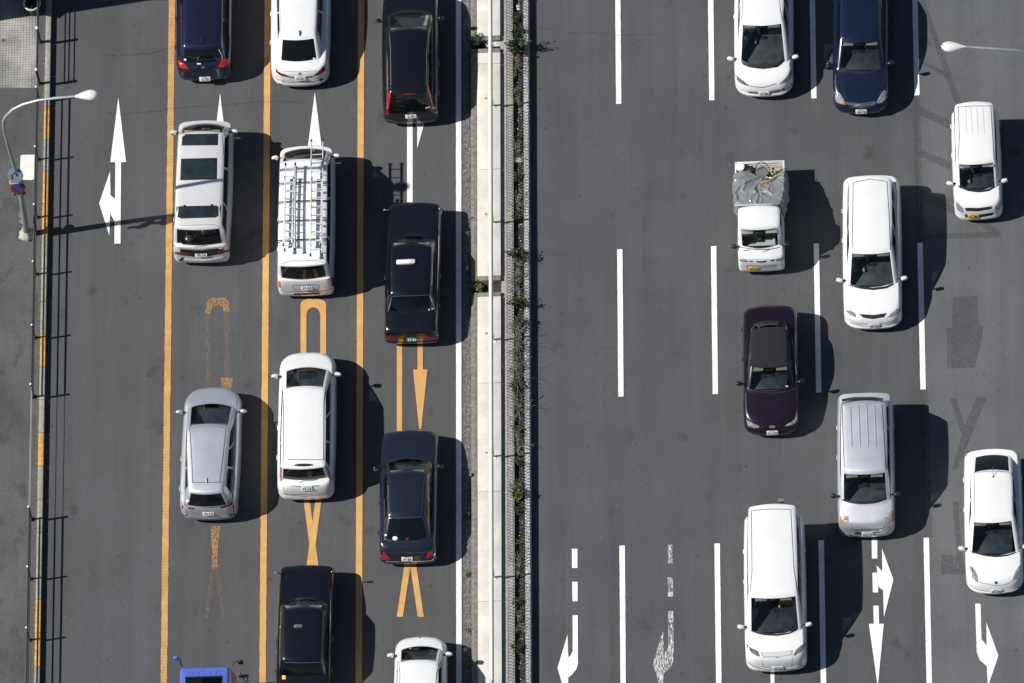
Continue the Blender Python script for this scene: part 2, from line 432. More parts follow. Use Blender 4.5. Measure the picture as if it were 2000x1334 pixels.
# white arrows
def zpx(Z, pts): return [(p[0]/Z[0]+Z[1], p[1]/Z[0]+Z[2]) for p in pts]
ZA = (2.668, 0, 0)
head = [(617,508),(657,845),(631,846),(628,1270),(596,1270),(597,1155),(574,1112),(570,1228),(517,1060),(574,893),(576,1018),(600,1037),(601,846),(575,845)]
mark('arrow_marking', zpx(ZA, head), P_white)
mark('arrow_marking', [(430,182),(445,308),(435,308),(435,468),(424,468),(424,308),(415,308)], P_white)
mark('arrow_marking', [(615,180),(630.5,306),(621,306),(621,466),(609,466),(609,306),(599,306)], P_white)
mark('arrow_marking', [(795,100),(806,100),(806,180),(829,150),(838,200),(829,240),(815,290),(815,250),(806,232),(806,395),(795,395)], P_white)
ZB = (4.389, 1060, 1030)
mark('arrow_marking', zpx(ZB, [(250,185),(298,185),(298,350),(251,350)]), P_white)
mark('arrow_marking', zpx(ZB, [(252,468),(300,468),(300,635),(256,635)]), P_white)
larr = [(256,754),(301,754),(303,1170),(290,1215),(255,1260),(220,1288),(212,1500),(127,1205),(213,920),(220,1118),(240,1098),(257,1060)]
mark('arrow_marking', zpx(ZB, larr), P_white)
mark('arrow_marking', zpx(ZB, [(1072,150),(1112,150),(1112,310),(1074,310)]), P_whitef)
mark('arrow_marking', zpx(ZB, [(1072,430),(1118,430),(1118,595),(1074,595)]), P_whitef)
mark('arrow_marking', zpx(ZB, [(p[0]+819, p[1]-35) for p in larr]), P_whitef)
ZC = (3.333, 1400, 940)
mark('arrow_marking', zpx(ZC, [(1008,376),(1045,376),(1045,504),(1010,504)]), P_white)
mark('arrow_marking', zpx(ZC, [(1013,596),(1045,596),(1040,548),(1078,588),(1075,437),(1150,642),(1088,885),(1083,712),(1051,684),(1051,725),(1016,725)]), P_white)
mark('arrow_marking', zpx(ZC, [(1019,811),(1054,811),(1057,929),(1087,929),(1048,1340),(990,929),(1022,929)]), P_white)
mark('arrow_marking', zpx(ZC, [(1682,798),(1717,798),(1723,1028),(1757,1070),(1755,918),(1833,1137),(1764,1340),(1758,1205),(1712,1165),(1692,1110)]), P_white)
mark('arrow_marking', zpx(ZC, [(343,900),(377,900),(375,1400),(352,1400)]), P_white)
# ghosts of removed markings, in darker tar
for q in ([(1782,-40),(1792,-40),(1877,200),(1864,200)], [(1800,118),(1806,128),(1856,157),(1852,143)], [(1790,205),(1858,237),(1854,252),(1788,220)],
          [(1796,290),(1858,318),(1856,332),(1794,304)], [(1796,368),(1876,410),(1872,424),(1796,386)], [(1800,456),(1952,453),(1956,464),(1800,468)],
          [(1880,400),(1955,455),(1946,463),(1872,412)],[(1780,190),(1796,190),(1806,474),(1791,474)], [(1798,761),(1812,761),(1820,1051),(1806,1051)],
          [(1860,580),(1908,578),(1912,634),(1920,636),(1916,668),(1904,718),(1850,720),(1849,640),(1860,640)],
          [(1855,778),(1868,780),(1884,832),(1908,774),(1927,776),(1893,860),(1870,918),(1858,918),(1878,850)],
          [(1861,980),(1872,980),(1878,1085),(1886,1122),(1838,1122),(1838,1084),(1868,1084)]):
    GZ = globals().get('GZ', .0052)+.0005; mark('tar_patch', q, A_ghost, GZ)
M_crack = mat('crack_tar', (.035,.035,.037), .9)
def crack(pts, w=.9):
    out = []
    for i in range(len(pts)-1):
        a, b = Vector(pts[i]), Vector(pts[i+1]); nseg = max(2, int((b-a).length/6))
        for j in range(nseg): out.append(a.lerp(b, j/nseg)+Vector((random.uniform(-1.5,1.5), random.uniform(-1.8,1.8))))
    out.append(Vector(pts[-1]))
    w *= .62; up = [(p.x, p.y-random.uniform(.1, w)) for p in out]; dn = [(p.x, p.y+random.uniform(.1, w)*.6) for p in out]
    verts = [(*XY(*p), .016) for p in up]+[(*XY(*p), .016) for p in dn]; k = len(up)
    o = obj('crack', verts, [(i, k+i, k+i+1, i+1) for i in range(k-1)], M_crack, smooth=False); o['kind'] = 'structure'
crack([(205,110),(250,108),(290,104),(328,97),(342,90),(400,86)], .7)
crack([(205,222),(250,222),(300,219),(335,212),(420,206),(500,199),(600,200)], .7)
crack([(1385,70),(1392,55),(1380,40)], .6); crack([(1040,52),(1120,64),(1210,70),(1290,66)], .45); crack([(1615,640),(1640,622),(1665,612)], .6)
crack([(332,0),(336,30),(333,55),(338,90),(334,140),(337,170)], 1.0); crack([(700,420),(716,404)], .5)

# ------------------------------------------------------------------ median
M_slab = mat('slab_pale', (.62,.59,.53), .8, noise=.13, nscale=2.2, bump=.3)
M_conc = mat('concrete_grey', (.20,.19,.165), .9, noise=.3, nscale=9, bump=.7)
M_conc2 = mat('concrete_pale', (.34,.33,.30), .9, noise=.25, nscale=14, bump=.8)  # paler concrete of the median ledge
M_rough = mat('rough_kerb', (.42,.42,.40), .85, noise=.75, nscale=24, bump=1.5, bscale=26)
MZ = .20; SZ = -.05
xa, xb, xc_, xd, xe, xf = LX(921.5), LX(933.5), LX(979.5), LX(1004), LX(1024), LX(1037)
yA = lambda py: G(940, py, MZ).y
for (p0, p1) in ((-1500, 79), (95, 548), (571, 1400)):
    ya, yb = yA(p1), yA(p0)
    mb = MB(); mb.box(((xa+xb)/2, (ya+yb)/2, MZ/2-.2), (xb-xa, yb-ya, MZ+.4), bev=.015)
    mb.box(((xb+xc_)/2, ya+.07, MZ/2-.102), (xc_-xb-.004, .14, MZ+.196), bev=.012); mb.box(((xb+xc_)/2, yb-.07, MZ/2-.102), (xc_-xb-.004, .14, MZ+.196), bev=.012)
    tag(mb.build('median_kerb', M_conc), kind='structure')
    mb = MB(); y = ya+.144
    while y < yb-.15:
        y2 = min(y+3.6, yb-.144)
        mb.box(((xb+xc_)/2, (y+y2)/2, MZ/2-.11), (xc_-xb-.003, y2-y-.012, MZ+.23), bev=.006); y = y2
    tag(mb.build('median_slab', M_slab), kind='structure')
flat('median_ground', [(xm0, -60), (xm1+.02, -60), (xm1+.02, 60), (xm0, 60)], SZ, A_soil)
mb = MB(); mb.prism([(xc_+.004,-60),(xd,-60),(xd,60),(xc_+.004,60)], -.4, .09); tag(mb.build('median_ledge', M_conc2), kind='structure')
mb = MB(); mb.prism([(xe,-60),(xf,-60),(xf,60),(xe,60)], -.4, .09)
o = mb.build('median_kerb', M_rough); tag(o, kind='structure')
flat('gutter', [(LX(904), -60), (xa, -60), (xa, 60), (LX(904), 60)], .006, mat('gutter_concrete', (.12,.12,.115), .9, noise=.4, nscale=8, bump=.6))

# white pipe and mesh fence on the median: one continuous fence
fr = empty('mesh_fence', (LX(965.2), 0, MZ), 0, 'white pipe topped fence with fine wire mesh running along the pale slab between the carriageways', 'fence')
FH = 1.02
M_pipe = mat('pipe_white', (.72,.71,.66), .4, noise=.08, nscale=3)
M_mesh = mat('mesh_wire', (.45,.45,.42), .5, .4)
posts_y = [G(966, py, MZ).y for py in (-22, 207, 435, 664, 892, 1128, 1358)]
for i, y in enumerate(posts_y):
    o = MB().tube([(0,y,-.02),(0,y,FH+.03)], .03, 10).box((0,y,.01), (.14,.14,.02)).build('post', M_pipe, fr)
    if i: 
        y2 = posts_y[i-1]
        MB().tube([(0,y+.01,FH),(0,y2-.01,FH)], .060, 12).tube([(0,y2-.55,FH),(0,y2-.47,FH)], .068, 12).build('pipe_rail', M_pipe, fr)
        mb = MB(); z0, z1 = .28, FH-.06; s = .10; yy = y+.03
        hh_ = z1-z0
        while yy < y2-.03-hh_*.5:
            mb.tube([(.004,yy,z0),(.004,yy+hh_*.5,z1)], .008, 4, False); yy += s
        yy = y2-.03
        while yy > y+.03+hh_*.5:
            mb.tube([(-.008,yy,z0),(-.008,yy-hh_*.5,z1)], .008, 4, False); yy -= s
        for k in range(5): mb.tube([(0,y,z0+hh_*k/4),(0,y2,z0+hh_*k/4)], .006, 4, False)
        mb.build('wire_mesh', M_mesh, fr, smooth=False)

# ------------------------------------------------------------------ vegetation of the median
M_leafs = [mat('weed_leaf', (.055,.085,.025), .6, noise=.4, nscale=9), mat('weed_leaf_dark', (.035,.055,.02), .6, noise=.4, nscale=9), mat('weed_leaf_bright', (.14,.19,.045), .6, noise=.3, nscale=9)]
M_dry = mat('dry_twig', (.30,.275,.235), .85, noise=.3, nscale=10)
def weed(px, py, r, h, nleaf, label, cat='weeds', mi=0, name='weed_clump', group='weeds growing in the median strip', z=-.05, leaf=.05, stretch=1.0):
    z = .01 if 905 < px < 918 else (.0 if 920 < px < 940 else z); base = G(px, py, z); e = empty(name, base, random.uniform(0, 6), label, cat, group)
    st = MB(); lf = MB()
    for k in range(max(5, int(nleaf/12))):
        a = random.uniform(0, 6.28); rr_ = r*random.uniform(.3, 1); hh2 = h*random.uniform(.4, 1)
        p0 = Vector((random.uniform(-.3,.3)*r, random.uniform(-.3,.3)*r*stretch, 0)); p2 = Vector((math.cos(a)*rr_, math.sin(a)*rr_*stretch, hh2))
        p1 = p0.lerp(p2, .5)+Vector((random.uniform(-.05,.05), random.uniform(-.05,.05), hh2*.15))
        st.tube([p0, p1, p2], [.006,.004,.002], 4)
        for j in range(12):
            t = random.uniform(.25, 1); q = (p0.lerp(p1, t*2) if t < .5 else p1.lerp(p2, t*2-1))+Vector([random.uniform(-.04,.04) for _ in range(3)])
            if q.z < .005: q.z = .01
            d = Vector((random.gauss(0,1), random.gauss(0,1), random.gauss(0,.5))).normalized(); s_ = d.cross(Vector((random.gauss(0,1),random.gauss(0,1),1))).normalized()
            l = leaf*random.uniform(.5, 1.3); ww = l*.28
            lf.add([q, q+d*l*.5+s_*ww, q+d*l, q+d*l*.5-s_*ww], [(0,1,2,3)])
    st.build('stem', M_dry if mi == 3 else M_leafs[1], e); lf.build('leaves', M_leafs[min(mi,2)], e, smooth=False)
def dryshrub(px, py, r, h, nt, label):
    base = G(px, py, -.05); e = empty('dry_shrub', base, 0, label, 'dry shrub', 'dry leafless shrubs in the median strip')
    st = MB()
    for k in range(nt):
        a = random.uniform(0, 6.28); d = Vector((math.cos(a)*random.uniform(.1,1)*.5, math.sin(a), random.uniform(.15, 1.3)*h/r)).normalized()
        l = r*random.uniform(.5, 1.2); p0 = Vector((random.uniform(-.05,.05), random.uniform(-.2,.2)*r, 0)); p1 = p0+d*l*.5; p2 = p0+d*l+Vector((random.uniform(-.08,.08),random.uniform(-.08,.08),0))
        st.tube([p0,p1,p2], [.008,.006,.003], 4)
        for j in range(3):
            q = p1.lerp(p2, random.random()); q2 = q+(d+Vector([random.uniform(-.9,.9) for _ in range(3)])).normalized()*l*.35
            st.tube([q, q2], [.004,.002], 3)
    st.build('twigs', M_dry, e)
W = [(1012,105,.22,.75,260,'tall dark green weeds beside the upper joint of the median slabs',0),
     (1010,72,.18,.35,110,'low dark green weeds just above the upper slab joint',1),
     (930,82,.20,.35,160,'straggly dark weeds spilling over the kerb at the upper slab joint',1),
     (1010,182,.10,.25,60,'small yellowish green weed in the dark strip below the upper slab joint',2),
     (1011,270,.10,.2,40,'tiny green weed in the strip right of the black taxi hood, upper one',0),
     (1012,505,.22,.55,200,'dark green leafy weeds in the dark strip above the middle slab joint',1),
     (932,563,.15,.18,160,'bright green weed cushion filling the middle slab joint by the kerb',2),
     (1014,600,.18,.5,150,'olive weeds tangled with twigs just below the middle slab joint',0),
     (1012,845,.12,.35,80,'slender olive weed in the strip right of the navy sedan hood',2),
     (1009,970,.15,.55,150,'bright rounded green weed in the strip beside the navy sedan',2),
     (1013,1000,.12,.25,70,'low green weed just below the bright rounded one',0),
     (1012,1062,.07,.12,40,'small bright green tuft alone in the dark strip',2),
     (1011,1180,.12,.3,70,'thin green weed in the lower part of the dark strip',0),
     (1012,1270,.14,.3,80,'dark weed lowest in the dark strip',1),
     (915,1125,.07,.2,60,'small olive grass tuft against the median kerb right of the navy sedan tail',2),
     (914,1235,.06,.2,50,'small olive grass tuft against the median kerb near the bottom',2),
     (914,1010,.06,.22,50,'small shaded grass tuft against the median kerb beside the navy sedan',1),
     (914,460,.05,.15,40,'small green tuft against the median kerb beside the taxi hood',2)]
W += [(1014,640,.16,.4,140,'olive weeds beside the largest tangle of bare twigs',0),(1011,760,.14,.35,110,'dull green weeds between the bare twigs below the tangle',0),
      (1012,905,.12,.3,90,'narrow green weeds right of the navy sedan boot',0),(1010,40,.12,.35,90,'narrow dark weeds in the strip near the top edge',1),
      (1012,350,.11,.3,80,'thin olive weed right of the white line beside the taxi shadow',0),(1012,430,.12,.35,90,'thin dark weed in the strip beside the taxi bonnet',1)]
for (px,py,r,h,nl,lb,mi) in W: weed(px,py,r*1.25,h*1.15,int(nl*1.9),lb,mi=mi, leaf=.085 if r > .12 else .055, stretch=1.6 if px > 1000 else 1)
for q in [(1011,190,.35,.4,26,'thin dry twigs in the strip level with the black wagon tail'),(1012,300,.40,.35,28,'thin dry twigs in the strip level with the gap before the taxi'),(1012,400,.4,.35,28,'thin dry twigs in the strip level with the taxi bonnet'),(1012,870,.45,.4,40,'dry twigs in the strip level with the navy sedan windscreen'),(1012,960,.4,.35,30,'dry twigs around the bright rounded weed'),(1012,1110,.4,.3,26,'low dry twigs in the strip just right of the last fence post'),(1012,1220,.4,.3,24,'lowest patch of dry twigs in the strip near the bottom'),(1012,560,.50,.45,60,'dry brown twigs sprawling across the middle slab joint'),(1012,670,.65,.75,80,'largest tangle of bare grey twigs leaning over the rough kerb'),
          (1012,735,.60,.65,60,'bare twigs lying below the largest tangle'),(1012,800,.55,.5,50,'sparse bare twigs beside the navy sedan hood'),
          (1008,130,.45,.6,34,'few dry twigs below the upper slab joint'),(1012,520,.45,.5,34,'dry twigs among dark weeds above the middle slab joint')]: dryshrub(*q)
# leaf litter: beyond counting
lt = MB()
for k in range(2200):
    y = random.uniform(-13, 14); x = random.choice([random.gauss(LX(915),.035), random.uniform(xd+.03, xe-.03)]) if random.random() < .8 else random.uniform(LX(906), LX(918))
    z = SZ+.02 if x > xb else .022; a = random.uniform(0,6.28); l = random.uniform(.015,.05); d = Vector((math.cos(a), math.sin(a), random.uniform(0,.5)))*l; s_ = Vector((-d.y, d.x, .005))*random.uniform(.3,.6)
    q = Vector((min(max(x, LX(904)), xe), y, z)); 
    if xa-.015 < q.x < xb: q.x = xa-.02
    lt.add([q, q+d*.5+s_, q+d, q+d*.5-s_], [(0,1,2,3)])
tag(lt.build('leaf_litter', mat('litter', (.30,.29,.26), .8, noise=.8, nscale=3), smooth=False), 'pale dry leaf litter scattered along the gutter and the median strip', 'leaf litter', kind='stuff')
def leaf(px, py, z, lab):
    p = G(px, py, z); l = .10
    vs = [(0,0,0),(.3*l,.35*l,.012),(.7*l,.3*l,.02),(l,0,.03),(.7*l,-.3*l,.012),(.3*l,-.35*l,.004),(.5*l,0,.004)]
    o = obj('fallen_leaf', vs, [(0,6,1),(1,6,2),(2,6,3),(3,6,4),(4,6,5),(5,6,0)], mat('leaf_ochre', (.55,.33,.05), .6, noise=.3, nscale=20), smooth=False)
    o.location = p+Vector((0,0,.012)); o.rotation_euler = (0,0,random.uniform(2,3)); tag(o, lab, 'leaf', 'fallen leaves on the median slab')
leaf(951,421,MZ,'ochre fallen leaf on the pale slab beside the taxi hood'); leaf(953,652,MZ,'ochre fallen leaf on the pale slab beside the taxi tail')
leaf(953,886,MZ,'ochre fallen leaf on the pale slab beside the navy sedan hood'); leaf(952,193,MZ,'ochre fallen leaf on the pale slab beside the black wagon tail')
def crumple(px, py, z, sx, sy, h, lab, m):
    n_ = 9; vs = []; p = G(px, py, z)
    for j in range(n_):
        for i in range(n_):
            u, v = i/(n_-1)*2-1, j/(n_-1)*2-1; e = max(0, 1-max(abs(u), abs(v))**2)
            vs.append((u*sx*(1+random.uniform(-.1,.1)), v*sy*(1+random.uniform(-.15,.15)), .008+h*e*random.uniform(.2,1)))
    o = obj('plastic_bag', vs, [(j*n_+i, j*n_+i+1, (j+1)*n_+i+1, (j+1)*n_+i) for j in range(n_-1) for i in range(n_-1)], m, smooth=False)
    o.location = p; tag(o, lab, 'litter', 'litter on the median')
M_bag = mat('bag_white', (.62,.61,.58), .4)
crumple(966,86,.05,.27,.09,.10,'crumpled grey white plastic sheet lying in the upper slab joint', M_bag)
crumple(1013,312,SZ+.02,.12,.08,.06,'crumpled pale bag in the dark strip right of the taxi', M_bag)
crumple(1012,14,SZ+.02,.06,.09,.06,'crumpled white wrapper in the dark strip near the top', M_bag)
crumple(937,66,MZ,.05,.04,.05,'small crumpled paper on the pale slab above the joint', M_bag)
crumple(913,523,.01,.05,.07,.03,'pale wrapper in the shaded gutter beside the taxi roof', M_bag)
crumple(909,1269,.01,.05,.05,.03,'pale wrapper in the shaded gutter near the bottom', M_bag)
# ------------------------------------------------------------------ vehicles
def outline(yn, yf, hn, hm, hf, bn, bf, cn, cf, NE=14, NC=5, NS=40):
    """closed plan outline: near edge, corner, right side, corner, far edge, corner, left side, corner"""
    rxn, ryn = cn; rxf, ryf = cf; P = []
    def nedge(x): return yn + bn*(abs(x)/hn)**2
    def fedge(x): return yf - bf*(abs(x)/hf)**2
    en = hn-rxn; ef = hf-rxf
    for i in range(NE): x = -en+2*en*i/NE; P.append((x, nedge(x)))
    y0 = nedge(en); y1 = fedge(ef)
    for i in range(NC): a = math.pi/2*i/NC; P.append((en+rxn*math.sin(a), y0+ryn*(1-math.cos(a))))
    ya, yb = y0+ryn, y1-ryf
    def side(y):
        t = (y-ya)/(yb-ya); q = 4*t*(1-t); return (hn*(1-t)+hf*t) + (hm-(hn+hf)/2)*q
    for i in range(NS): y = ya+(yb-ya)*i/NS; P.append((side(y), y))
    for i in range(NC): a = math.pi/2*i/NC; P.append((ef+rxf*math.cos(a), yb+ryf*math.sin(a)))
    for i in range(NE): x = ef-2*ef*i/NE; P.append((x, fedge(x)))
    for i in range(NC): a = math.pi/2*i/NC; P.append((-ef-rxf*math.sin(a), y1-ryf*(1-math.cos(a))))
    for i in range(NS): y = yb+(ya-yb)*i/NS; P.append((-side(y), y))
    for i in range(NC): a = math.pi/2*i/NC; P.append((-en-rxn*math.cos(a), ya-ryn*math.sin(a)))
    return P
NE, NC, NS = 14, 5, 40
I_N = (0, NE); I_R = (NE+NC, NE+NC+NS); I_F = (NE+2*NC+NS, 2*NE+2*NC+NS); I_L = (2*NE+3*NC+NS, 2*NE+3*NC+2*NS)
NP = 2*NE+4*NC+2*NS
def interp(pts, y):
    if y <= pts[0][0]: return pts[0][1]
    for (a, za), (b, zb) in zip(pts, pts[1:]):
        if y <= b: return za+(zb-za)*(y-a)/max(1e-6, b-a)
    return pts[-1][1]

class Car: pass
def car(name, label, cat, up, W, near, far, top, g, paint, H=None, L=None, zend=(.9,.8), steps=None, group='cars queueing and driving on the road',
        roofm=None, side=G_side, rearg=G_dark, frontg=G_wind, wins=((.03,.33),(.37,.68),(.72,.95)), corner=((.42,.40),(.42,.40)), bow=(.05,.08),
        gcorner=(.10,.12), wheel_r=.30, seatm=None, rear_seat=True, bonnetgap=True, wx=None, dash=None, crown=.05, shoulder=.10, ws_rows=True, cabin=True,
        wbase=None, mirror='side', mirm=None, handles=True, hm=None, nvert=0.0, fvert=0.0):
    """near/far=(x,y,z) image points of the body's ends; top=[(y,z)] ridge profile; g = greenhouse:
    near base, near roof, far roof, far base as (image y, z, half width px)"""
    pn, pf = G(near[0], near[1], near[2]), G(far[0], far[1], far[2])
    d = pf-pn; d.z = 0; Lc = L or d.length+.13; d.normalize(); yaw = math.atan2(-d.x, d.y)
    c = Vector((pn.x, pn.y, 0))+d*Lc/2
    root = empty(name, c, yaw, label, cat, group)
    Mr = Matrix.Translation(c) @ Matrix.Rotation(yaw, 4, 'Z'); Mi = Mr.inverted()
    def YL(py, z):          # local y of an image row at height z (on the car's axis)
        lo = Mi @ G(near[0], py, z)
        return lo.y
    hL = Lc/2
    prof = [(-hL, zend[0])]+sorted([(YL(p, z), z) for p, z in top])+[(hL, zend[1])]
    prof = [p for i, p in enumerate(prof) if i in (0, len(prof)-1) or -hL+.05 < p[0] < hL-.05]
    gb = [(YL(a, z), z, h/66.0) for a, z, h in g]       # near base, near roof, far roof, far base
    hwid = W/2
    def topz(x, y): 
        return interp(prof, y) - crown*min(1.2, abs(x)/hwid)**3
    wr = wheel_r; wys = wbase or (-hL+.82, hL-.82)
    if up and not wbase: wys = (-hL+.85, hL-.80)
    def zbot(y):
        z = .24
        for wy in wys:
            q = (wr+.05)**2-(y-wy)**2
            if q > 0: z = max(z, math.sqrt(q)+.02)
        return z
    lev = steps or [(0,.04,.10,.10),(.10,.012,.015,.015),(.30,0,0,0),(.36,.004,.03,.03),(.55,.0,.05,.05),(.72,.012,.075,.075),(.86,.03,.12,.12),(.95,.06,.17,.17),(1,shoulder,.24,.24)]
    V = []; Fc = []; rings = []
    def addring(P): 
        rings.append(len(V)); V.extend(P)
    for (t, si, ni, fi) in lev:
        h0 = hwid-si
        nn = ni*(1-nvert) ; ff = fi*(1-fvert)
        O = outline(-hL+nn, hL-ff, h0*.975, h0, h0*.965, bow[0], bow[1], corner[0], corner[1])
        R_ = []
        for i, (x, y) in enumerate(O):
            sidept = I_R[0] <= i <= I_R[1] or I_L[0] <= i <= I_L[1]
            zb = zbot(y) if sidept else .24
            zt = topz(x, y); R_.append(Vector((x, y, zb+(zt-zb)*t)))
        addring(R_)
    A = V[rings[-1]:rings[-1]+NP]
    (bn_y, _, bnh), (rn_y, rnz, rnh), (rf_y, rfz, rfh), (bf_y, _, bfh) = gb
    wmx = hwid-shoulder-.02
    wbn = .16 if not up else .10; wbf = .10 if not up else .16
    Bo = outline(bn_y, bf_y, min(bnh, wmx), min((bnh+bfh)/2+.02, wmx), min(bfh, wmx), wbn, wbf, (gcorner[0],gcorner[0]*1.2), (gcorner[1],gcorner[1]*1.2))
    Ro = outline(rn_y, rf_y, rnh, (rnh+rfh)/2+.012, rfh, .07, .07, (gcorner[0]*.7,gcorner[0]*.8), (gcorner[1]*.7,gcorner[1]*.8))
    B = [Vector((x, y, topz(x, y))) for x, y in Bo]
    for k in range(1, 6):
        s = k/6; R_ = []
        for a, b in zip(A, B):
            p = a.lerp(b, s); p.z = topz(p.x, p.y); R_.append(p)
        addring(R_)
    addring(B); iB = len(rings)-1
    zr = lambda y: rnz+(rfz-rnz)*(y-rn_y)/(rf_y-rn_y)
    rmid = .03
    def roofz(x, y):
        t = (y-rn_y)/(rf_y-rn_y); return zr(y)+rmid*4*max(0,t)*max(0,1-t)+.035*(1-(x/max(rnh, rfh))**2)
    Rr = [Vector((x, y, roofz(x, y)-.03)) for x, y in Ro]
    gl = [.05,.25,.5,.75,.93]
    for t in gl:
        R_ = []
        for i, (a, b) in enumerate(zip(B, Rr)):
            p = a.lerp(b, t); q = math.sin(math.pi*t)*.022
            n_ = Vector((p.x, p.y-(bn_y+bf_y)/2, 0)); isid = I_R[0]-2 <= i <= I_R[1]+2 or I_L[0]-2 <= i <= I_L[1]+2
            p = p+(Vector((math.copysign(q, p.x),0,0)) if isid else Vector((0, math.copysign(q*.8, n_.y), q*.5)))
            R_.append(p)
        addring(R_)
    iG0 = iB+1; iG1 = iB+len(gl)
    addring(Rr); iR = len(rings)-1
    yc = (rn_y+rf_y)/2
    for ins in (.04, .09):
        R_ = []
        for v in Rr:
            sx = (abs(v.x)-ins)/abs(v.x) if abs(v.x) > ins else 0
            hy = (rf_y-rn_y)/2; sy = (hy-ins)/hy
            x, y = v.x*max(0, sx) if abs(v.x) > .3 else v.x*(1-ins/.8), yc+(v.y-yc)*sy; R_.append(Vector((x, y, roofz(x, y)-(.008 if ins < .05 else 0))))
        addring(R_)
    C = V[rings[-1]:]
    for s in (.75,.5,.25,.04):
        R_ = []
        for v in C: x, y = v.x*s, yc+(v.y-yc)*s; R_.append(Vector((x, y, roofz(x, y))))
        addring(R_)
    # which faces are glass
    gz = {}
    for i in range(*I_N): gz[i] = 'near'
    for i in range(*I_F): gz[i] = 'far'
    def sidewin(i0, rev):
        for k in range(NS):
            t = (k+.5)/NS; t = 1-t if rev else t
            for wi, (a, b) in enumerate(wins):
                if a <= t <= b: gz[i0+k] = ('L' if rev else 'R')+str(wi)
    sidewin(I_R[0], False); sidewin(I_L[0], True)
    G_faces = {}
    for r in range(len(rings)-1):
        a, b = rings[r], rings[r+1]
        for i in range(NP):
            j = (i+1) % NP; f = (a+i, a+j, b+j, b+i)
            if iG0 <= r < iG1 and i in gz: G_faces.setdefault(gz[i], []).append(f)
            elif roofm and r >= iG1: G_faces.setdefault('roof', []).append(f)
            else: Fc.append(f)
    lastf = tuple(rings[-1]+i for i in range(NP))
    (G_faces['roof'] if roofm and 'roof' in G_faces else Fc).append(lastf)
    def sub(nm, fs, m, ang=35):
        idx = {}; vs = []; out = []
        for f in fs:
            t = []
            for i in f:
                if i not in idx: idx[i] = len(vs); vs.append(V[i])
                t.append(idx[i])
            out.append(tuple(t))
        return obj(nm, vs, out, m, root, True, ang)
    body = sub('body', Fc, paint, 38)
    frontkey = 'far' if up else 'near'
    for k, fs in G_faces.items():
        if k == 'roof': sub('soft_roof', fs, roofm)
        elif k == frontkey: sub('windscreen', fs, frontg)
        elif k in ('near', 'far'): sub('rear_window', fs, rearg)
        else:
            fr_ = (k[1:] == '0') if not up else (int(k[1:]) >= len(wins)-1 if len(wins) > 1 else True)
            sub('side_window', fs, side if rearg is not G_dark or (k[1:] == ('0' if not up else str(len(wins)-1))) else G_dark if len(wins) > 2 else side)
    # everything below the glass
    fs = 1 if up else -1                       # sign of local y towards the front
    u = MB(); u.box((0,0,.34), (W-.44, Lc-.5, .22), bev=.04); u.build('underbody', M_black, root)
    if cabin:
        cy0, cy1 = bn_y+.15, bf_y-.15
        fl = MB(); fl.box((0,(bn_y+bf_y)/2,.47), (W-.22, bf_y-bn_y-.1, .05))
        fl.box((W/2-.13,(bn_y+bf_y)/2,.62), (.05, bf_y-bn_y-.2, .45)); fl.box((-W/2+.13,(bn_y+bf_y)/2,.62), (.05, bf_y-bn_y-.2, .45)); fl.build('cabin_floor', M_cab, root)
        sm = seatm or M_seat
        yfront = bf_y if up else bn_y; yr = rf_y if up else rn_y
        ys = yr - fs*(.42 if up else .14)                        # front seat cushion centre
        beltz = interp(prof, yfront)
        dd = MB(); dlen = max(.35, abs(yfront-yr)-.02)
        dd.box((0, yfront-fs*(dlen*.52+.04), beltz-.13), (min(W-.34, 2*min(bnh,bfh)-.1), dlen*.9, .12), RX(-4*fs), .03)
        dd.box((.34*fs, yfront-fs*(dlen*.92), beltz-.05), (.42, .20, .10), None, .04).build('dashboard', dash or M_dash, root)
        ysw = yfront-fs*(dlen*.92+.12)
        MB().box((0, yfront-fs*.14, beltz-.055), (.95, .03, .006)).build('dashboard_vent', M_black, root)
        MB().box((0, yfront-fs*(dlen*.9), beltz-.05), (.26,.10,.05), None, .02).build('centre_display', M_black, root)
        MB().box((-.40*fs, yfront-fs*(dlen*.80), beltz-.066), (.34,.16,.012), None, .005).build('airbag_cover', M_black, root)
        for sx in (-1,1): MB().box((sx*.36, yr+fs*.03, rnz-.10 if not up else rfz-.10), (.34,.16,.02), RX(-10*fs), .006).build('sun_visor', M_seatb, root)
        MB().box((0, yr+fs*.10, (rnz if not up else rfz)-.09), (.22,.03,.06), None, .01).build('rear_view_mirror', M_black, root)
        stw = MB(); stw_c = Vector((.36*fs, ysw, beltz-.02)); n_ = 20; rot = RX(-62*fs if False else 28*fs)
        ring = [stw_c+rot @ Vector((.18*math.cos(6.2832*k/n_), .18*math.sin(6.2832*k/n_), 0)) for k in range(n_+1)]
        stw.tube(ring, .014, 6, False).box(stw_c, (.34,.03,.02), rot).ell(stw_c, (.06,.05,.03), rot, 10, 6); stw.build('steering_wheel', M_black, root)
        def seat(x, y, wd):
            s = MB(); s.box((x, y, .58), (wd, .50, .14), None, .05); s.box((x, y-fs*.28, .88), (wd, .13, .58), RX(14*fs), .05); so_ = s.build('seat', sm, root)
            for hx in ((x,) if wd < .7 else (x-.3, x+.3)):
                h = MB(); h.box((hx, y-fs*.38, min(1.25, (rnz+rfz)/2-.26)), (.25,.09,.16), RX(14*fs), .04); h.build('headrest', M_seatl if seatm is M_seatl else sm, so_)
        seat(.36, ys, .48); seat(-.36, ys, .48)
        y2 = ys-fs*.92
        if rear_seat and rn_y+.32 < y2-fs*.4 < rf_y-.15 or (rear_seat and rn_y+.15 < y2 < rf_y-.2 and (rnz+rfz)/2 > 1.5): seat(0, y2, W-.46)
        y3 = ys-fs*1.75
        if rear_seat and (rnz+rfz)/2 > 1.6 and rn_y+.4 < y3-fs*.4 < rf_y-.1: seat(0, y3, W-.5)
